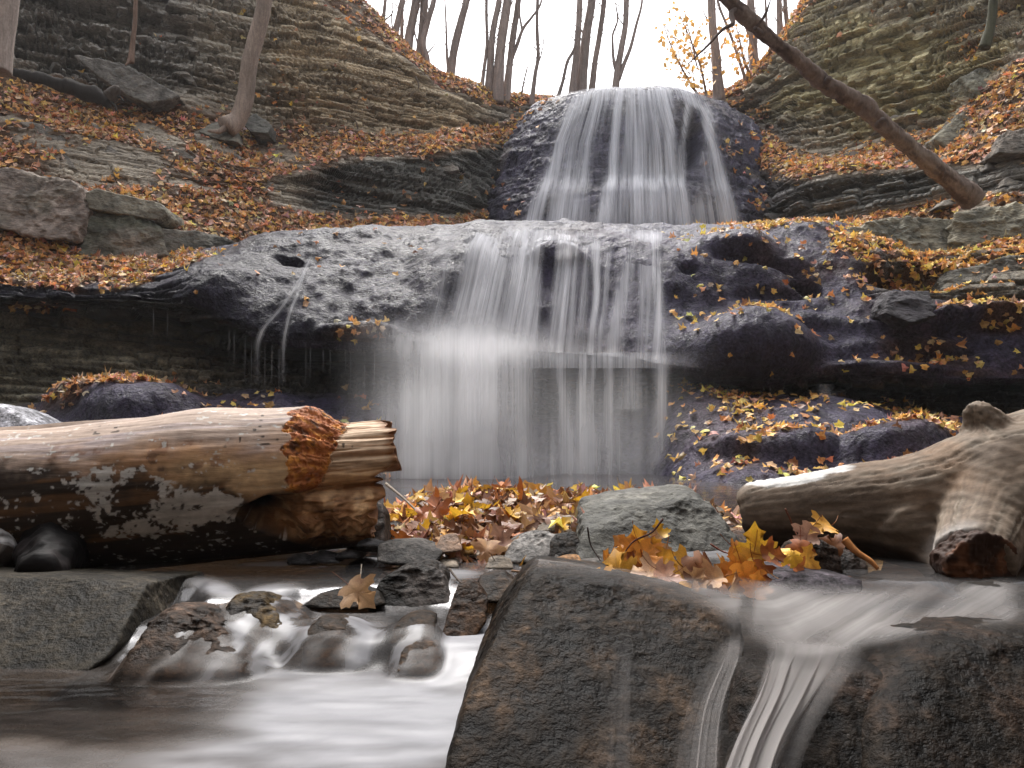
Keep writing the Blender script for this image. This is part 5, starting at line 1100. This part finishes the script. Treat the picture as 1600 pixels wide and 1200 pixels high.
hero(1000, 850, 1.86, .075, (-.3,-1,.2), .3, 7, 'golden upright maple leaf at the top of the left front clump')
hero(1024, 848, 1.86, .065, (.5,-.8,.3), 5.9, 2, 'pale tan pointed maple leaf at the right of the left front clump')
hero(985, 862, 1.84, .070, (.1,-.9,.4), 2.2, 1, 'orange maple leaf in the middle of the left front clump')
hero(1012, 870, 1.80, .070, (.2,-.8,.6), 3.6, 1, 'orange brown maple leaf low in the left front clump')
hero(1030, 830, 1.92, .045, (0,-.8,.5), .2, 4, 'small yellow maple leaf at the tip of the left front clump')
hero(1010, 897, 1.62, .075, (0,-.4,.9), 1.6, 2, 'tan maple leaf washed by water on the boulder edge')
hero(1045, 902, 1.60, .060, (.2,-.5,.8), 4.0, 5, 'pinkish maple leaf under the water film on the boulder edge')
hero(562, 928, 1.90, .085, (.05,-.85,.55), 4.0, 2, 'tan maple leaf draped over the low dark stone in the stream')
hero(682, 792, 2.85, .095, (0,-.8,.6), .4, 0, 'fiery orange red maple leaf at the left of the leaf pile')
hero(660, 806, 2.80, .080, (-.2,-.7,.7), 2.4, 0, 'fiery rust maple leaf beside the orange red one in the pile')
hero(733, 790, 2.95, .075, (.1,-.9,.4), .2, 4, 'bright yellow maple leaf upright in the left of the leaf pile')
hero(838, 772, 3.45, .11, (0,-.8,.6), .5, 7, 'golden maple leaf on the crest of the leaf pile')
hero(760, 862, 2.40, .085, (.2,-.8,.5), 2.9, 2, 'large tan folded maple leaf low in the leaf pile')
hero(782, 840, 2.46, .080, (-.4,-.8,.4), .6, 5, 'pinkish brown maple leaf standing in the front of the leaf pile')
hero(700, 852, 2.42, .075, (.3,-.7,.6), 3.4, 2, 'tan maple leaf at the front left of the leaf pile')
hero(615, 858, 2.36, .065, (-.2,-.6,.8), 1.2, 7, 'golden tan maple leaf on the flat black stone')
for i, (x, y, Y_) in enumerate([(1150,880,1.80),(1188,896,1.78),(1128,886,1.82),(1105,880,1.84),(1148,912,1.74),(1180,915,1.74),(975,850,1.88),(990,880,1.82),(1035,878,1.80),(1120,912,1.66),(1085,905,1.64),(950,878,1.74),(1155,866,1.84),(1240,880,1.90),(1262,872,1.96),(1300,850,2.04)]):
    hero(x, y, Y_, .050 + .02*r_.random(), tuple(np.array([.8*r_.normal(), -.8, .5+.3*r_.normal()])), 6.28*r_.random(), [1,0,7,6,2,1][i % 6], 'curled maple leaf caught among the clumps on the front boulders', 'curled leaves in the front clumps')
# dark sodden debris under the clumps
for (x, y, Y_, s_, lab) in [(1275,868,2.0,34,'black sodden lump of leaves before the driftwood'),(1152,905,1.80,28,'dark wet core of the front leaf clump'),(1000,874,1.86,26,'dark wet core of the left front clump'),(1330,880,2.06,26,'black stone in the shade of the driftwood')]:
    ostone('debris', [(x-s_*1.2,y+s_*.8,Y_),(x-s_*.8,y-s_*.5,Y_+.04),(x,y-s_*.8,Y_+.05),(x+s_*.9,y-s_*.4,Y_+.04),(x+s_*1.2,y+s_*.8,Y_)], .12, 40, (.03,.022,.018), (.08,.04,.02), int(x), M_BOULDER, lab, cat='debris', amp=.012, freq=22)
stick([(603,756,3.1),(632,780,2.98),(664,812,2.85)], .006, 'pale bare stick standing at the left of the leaf pile', (.26,.22,.18))
stick([(736,798,2.8),(745,815,2.75),(752,838,2.7)], .004, 'thin grey twig upright in the middle of the leaf pile', (.2,.17,.14))
stick([(1036,811,1.85),(1018,832,1.84),(990,846,1.83),(974,866,1.82)], .0028, 'dark curved twig rising from the left front clump', (.07,.03,.025))
stick([(918,824,1.9),(922,848,1.9),(938,876,1.88)], .0022, 'thin dark twig left of the front leaf clump', (.05,.03,.025))
stick([(1110,850,1.85),(1130,862,1.84),(1150,868,1.82)], .0022, 'reddish stem reaching left from the yellow upright leaf', (.20,.07,.05))
stick([(1227,795,2.1),(1236,815,2.1),(1246,838,2.08)], .003, 'reddish stem rising against the driftwood', (.20,.08,.05))
stick([(1320,843,2.0),(1338,862,1.98),(1362,878,1.96),(1372,889,1.95)], .010, 'rolled orange brown leaf stalk leaning below the driftwood', (.42,.18,.06))
stick([(703,890,1.98),(712,902,1.9),(722,912,1.83)], .0035, 'short dark twig resting on the upright brown stone', (.06,.045,.035))
stick([(800,892,2.0),(850,900,1.86),(832,930,1.82)], .003, 'bent brown twig behind the big boulder', (.16,.09,.05))
stick([(565,882,2.2),(563,905,2.05),(562,922,1.95)], .0018, 'fine grass stem in front of the torn log end', (.12,.1,.08))
rs = np.random.default_rng(19)
for i in range(26):
    x = 610 + 540*rs.random(); y = 772 + 95*rs.random(); Y_ = lerp(2.35, 3.5, np.clip((884-y)/104,0,1)); an = rs.normal()*1.2
    stick([(x,y,Y_),(x+14*math.sin(an),y-10*math.cos(an),Y_-.01),(x+30*math.sin(an),y-16*math.cos(an)-4,Y_-.02)], .0028, 'fine brown leaf stem poking out of the leaf pile', (.14,.06,.035), 'leaf stems in the leaf pile')
# orange saplings on the right of the crest
def sapling(label, pts, spread, n, colour):
    W = P(*np.array(pts, float).T); V_, F_ = tube(W, np.linspace(.03, .008, len(W)), 6, 30); root = thing('sapling', label, 'sapling', W[0], None)
    part('stem', V_, F_, root, M_BARK, smooth=True, col=np.tile(np.array([.20,.12,.07]), (len(V_),1)))
    rr = np.random.default_rng(n); t_ = .2 + .8*rr.random(n); c_ = np.stack([np.interp(t_, np.linspace(0,1,len(W)), W[:,i]) for i in range(3)], -1) + rr.normal(size=(n,3))*spread
    for k in range(14):
        b0 = W[-1]*(k/14) + W[0]*(1-k/14); b1 = c_[k*n//14]
        V_, F_ = tube([b0, (b0+b1)/2 + [0,0,.06], b1], [.010,.007,.003], 5, 8); part('branch', V_, F_, root, M_BARK, smooth=True, col=np.tile(np.array([.22,.13,.08]), (len(V_),1)))
    u1 = rr.normal(size=(n,3)); u1 /= np.linalg.norm(u1,axis=1,keepdims=True); u2 = np.cross(u1, rr.normal(size=(n,3))); u2 /= np.linalg.norm(u2,axis=1,keepdims=True); s_ = (.045 + .04*rr.random((n,1)))
    V_ = np.stack([c_ - u1*s_, c_ + u2*s_*.7, c_ + u1*s_, c_ - u2*s_*.7], 1).reshape(-1,3); F_ = np.arange(4*n).reshape(n,4)
    part('foliage', V_, F_, root, M_LEAF, smooth=False, col=np.repeat(np.array(colour)[None]*(.7+.6*rr.random((n,1))), 4, 0))
sapling('sparse golden sapling at the right of the falls crest', [(1104,150,16.8),(1096,110,16.8),(1078,60,16.8),(1060,20,16.8)], .26, 170, (.80,.45,.12))
sapling('thin twiggy orange sapling beside the right trunk', [(1090,148,16.9),(1070,115,16.9),(1048,70,16.9),(1034,30,16.9)], .18, 70, (.80,.48,.16))
sapling('orange leaved bush on the right rim', [(1176,125,16.8),(1164,100,16.8),(1155,60,16.8),(1150,40,16.8)], .20, 110, (.75,.36,.08))
# ================================================================ FALLEN LEAVES
HALF = [(0,0),(.12,-.05),(.30,-.02),(.42,.06),(.33,.15),(.36,.22),(.56,.30),(.64,.44),(.50,.47),(.46,.56),(.27,.50),(.22,.55),(.26,.68),(.33,.74),(.20,.80),(.12,.86),(0,1.04)]
HLOW = [(0,-.02),(.38,.0),(.34,.19),(.63,.41),(.33,.54),(.24,.79),(0,1.0)]
def leaf_outline(h): return np.array(h + [(-x, y) for x, y in h[-2:0:-1]])
def build_leaf_geo(h, rings):
    o = leaf_outline(h); c = np.array([0, .38]); n = len(o)
    v = [c] + [c + (o - c) * r for r in rings]; v2 = np.concatenate([np.atleast_2d(x) for x in v])
    tri = [(0, 1 + i, 1 + (i+1) % n) for i in range(n)]; f = [np.array(tri)]
    for k in range(len(rings) - 1):
        b0, b1 = 1 + k*n, 1 + (k+1)*n
        f.append(np.array([(b0+i, b1+i, b1+(i+1) % n, b0+(i+1) % n) for i in range(n)]))
    return v2 - np.array([0, .45]), f
LP = np.concatenate(LEAVES['p']); LN = np.concatenate(LEAVES['n']); LS = np.concatenate(LEAVES['s']); LCc = np.concatenate(LEAVES['c']); LG = np.concatenate(LEAVES['g'])
lx, ly = proj(LP)
inside = (lx > -40) & (lx < 1640) & (ly > -40) & (ly < 1240)
LP, LN, LS, LCc, LG, lx, ly = [v[inside] for v in (LP, LN, LS, LCc, LG, lx, ly)]
score = LS / np.maximum(LP[:, 1], .3) * np.where(LG == 'under', .3, 1)
order = np.argsort(-score); NI = 270
ind, mass = order[:NI], order[NI:]
def frames(nv, seed):
    r = np.random.default_rng(seed); t = r.normal(size=nv.shape); t -= nv * (t*nv).sum(1, keepdims=True); t /= np.linalg.norm(t, axis=1, keepdims=True)
    return np.stack([t, np.cross(nv, t), nv], -1)
v2, f = build_leaf_geo(HLOW, [1.0])
def curl(v2, r, n, amt=.5):
    x, y = v2[:,0][None], v2[:,1][None]
    k1, k2, k3, k4 = [r.normal(0, amt, (n,1)) for _ in range(4)]
    return k1*x*x + k2*y*y*.8 + .5*k3*x*y + .22*np.abs(k4)*np.abs(x)
r = np.random.default_rng(5); n = len(mass)
z = curl(v2, r, n, .95); loc = np.stack([v2[:,0][None]*(.55 + .5*r.random((n,1))), np.broadcast_to(v2[:,1], z.shape), z], -1) * LS[mass][:, None, None]
Fm = frames(LN[mass], 6); V = np.einsum('nij,nkj->nki', Fm, loc) + LP[mass][:, None]
kv = len(v2); tri = (f[0][None] + (np.arange(n)*kv)[:, None, None]).reshape(-1, 3)
me = mesh_np('fallen_leaves', V, tri, M_LEAF, smooth=False, col=np.repeat(LCc[mass], kv, 0))
obj('fallen_leaves', me, label='litter of small orange and brown maple leaves over slopes and ledges', kind='stuff')
# the leaves that show largest, one object each
v2h, fh = build_leaf_geo(HALF, [.35, .7, 1.0])
def leaf_mesh(colour, seed, amt=.45, stem=True):
    r = np.random.default_rng(seed); z = curl(v2h, r, 1, amt)[0] + .03*np.sin(v2h[:,0]*9 + r.random()*6)*np.cos(v2h[:,1]*8 + r.random()*6)
    v = np.stack([v2h[:,0], v2h[:,1], z], -1)
    ang = np.arctan2(v2h[:,0], v2h[:,1] + .45)
    vein = np.exp(-(np.minimum(np.minimum(np.abs(ang), np.abs(np.abs(ang) - .75)), np.abs(np.abs(ang)-1.35)) / .05) ** 2)
    edge = np.linalg.norm(v2h, axis=1)
    c = np.asarray(colour)[None] * (1 - .25*vein + .15*(edge[:,None].T.T[:,0] < .3))[:, None]
    blot = sstep(.15, .6, vnoise(np.stack([v2h[:,0]*4, v2h[:,1]*4, 0*z + seed], -1), seed)); c = mixc(c, np.asarray(colour)*[.55,.4,.4], blot*.6)
    fs = [x for x in fh]
    if stem:
        k = 8; t = np.linspace(0, 1, k); b = len(v)
        y0 = -.45 + z[0]*0; cx = .12*r.normal()*t**2; cy = -.45 - .55*t; cz = z[1+2*len(leaf_outline(HALF))] + .25*abs(r.normal())*t**2
        for dx, dz in [(-.012, 0), (.012, 0), (0, .02)]: v = np.concatenate([v, np.stack([cx+dx, cy, cz+dz], -1)]); c = np.concatenate([c, np.tile(np.asarray(colour)*[.6,.4,.4], (k,1))])
        q = []
        for s1, s2 in [(0,1),(1,2),(2,0)]:
            for i in range(k-1): q.append((b+s1*k+i, b+s2*k+i, b+s2*k+i+1, b+s1*k+i+1))
        fs = fs + [np.array(q)]
    return mesh_np('maple_leaf', v, fs, M_LEAF, smooth=True, col=c)
NAMEC = [('rust red', (.36,.11,.025)), ('orange', (.56,.22,.035)), ('tan', (.46,.27,.13)), ('dark brown', (.15,.065,.03)), ('bright yellow', (.78,.45,.04)), ('pinkish brown', (.44,.25,.17)), ('brown', (.26,.11,.045)), ('golden', (.66,.33,.045))]
LMESH = [[leaf_mesh(np.array(c)*(.50+.12*k), 100*i + k, .45 + .2*k) for k in range(5)] for i, (nm, c) in enumerate(NAMEC)]
LHERO = [[leaf_mesh(np.array(c)*(.85+.1*k), 1000 + 100*i + k, .45 + .15*k) for k in range(3)] for i, (nm, c) in enumerate(NAMEC)]
cc = np.array([c for _, c in NAMEC]); Fi = frames(LN[ind], 8)
def place_leaf(me, loc, fr, size, label, group=None):
    o = obj('maple_leaf', me, None, None, label, 'leaf', group)
    m = Matrix([list(fr[i]) for i in range(3)]).to_4x4(); o.matrix_world = Matrix.Translation(Vector([float(x) for x in loc])) @ m @ Matrix.Scale(float(size), 4); return o
for j, i in enumerate(ind):
    ci = int(np.argmin(((cc - LCc[i]/max(LCc[i].max(),.05)*cc.max(1)[:,None])**2).sum(1) + ((cc - LCc[i])**2).sum(1)))
    where = {'pile': 'in the leaf pile before the curtain of water', 'ledge': 'on the wet rock slope beside the falls', 'under': 'in the leaf pile before the curtain of water', 'clump': 'caught on the front boulder', 'slope': 'on the leaf slope'}[str(LG[i])]
    nm = NAMEC[ci][0]
    place_leaf(LMESH[ci][j % 5], LP[i], Fi[j], LS[i], f'{nm} maple leaf {where}', f'{nm} maple leaves {where}')
# the leaves in front that stand out one by one
for i, (px_, py_, Y_, size, n3, roll, ci, label, group) in enumerate(HERO):
    n3 = np.array(n3, float); n3 /= np.linalg.norm(n3); t = np.cross([0,0,1.0], n3); t /= np.linalg.norm(t); b = np.cross(n3, t)
    t2 = t*math.cos(roll) + b*math.sin(roll); fr = np.stack([t2, np.cross(n3, t2), n3], -1)
    place_leaf(LHERO[ci][i % 3], P(px_, py_, Y_), fr, size*1.05, label, group)
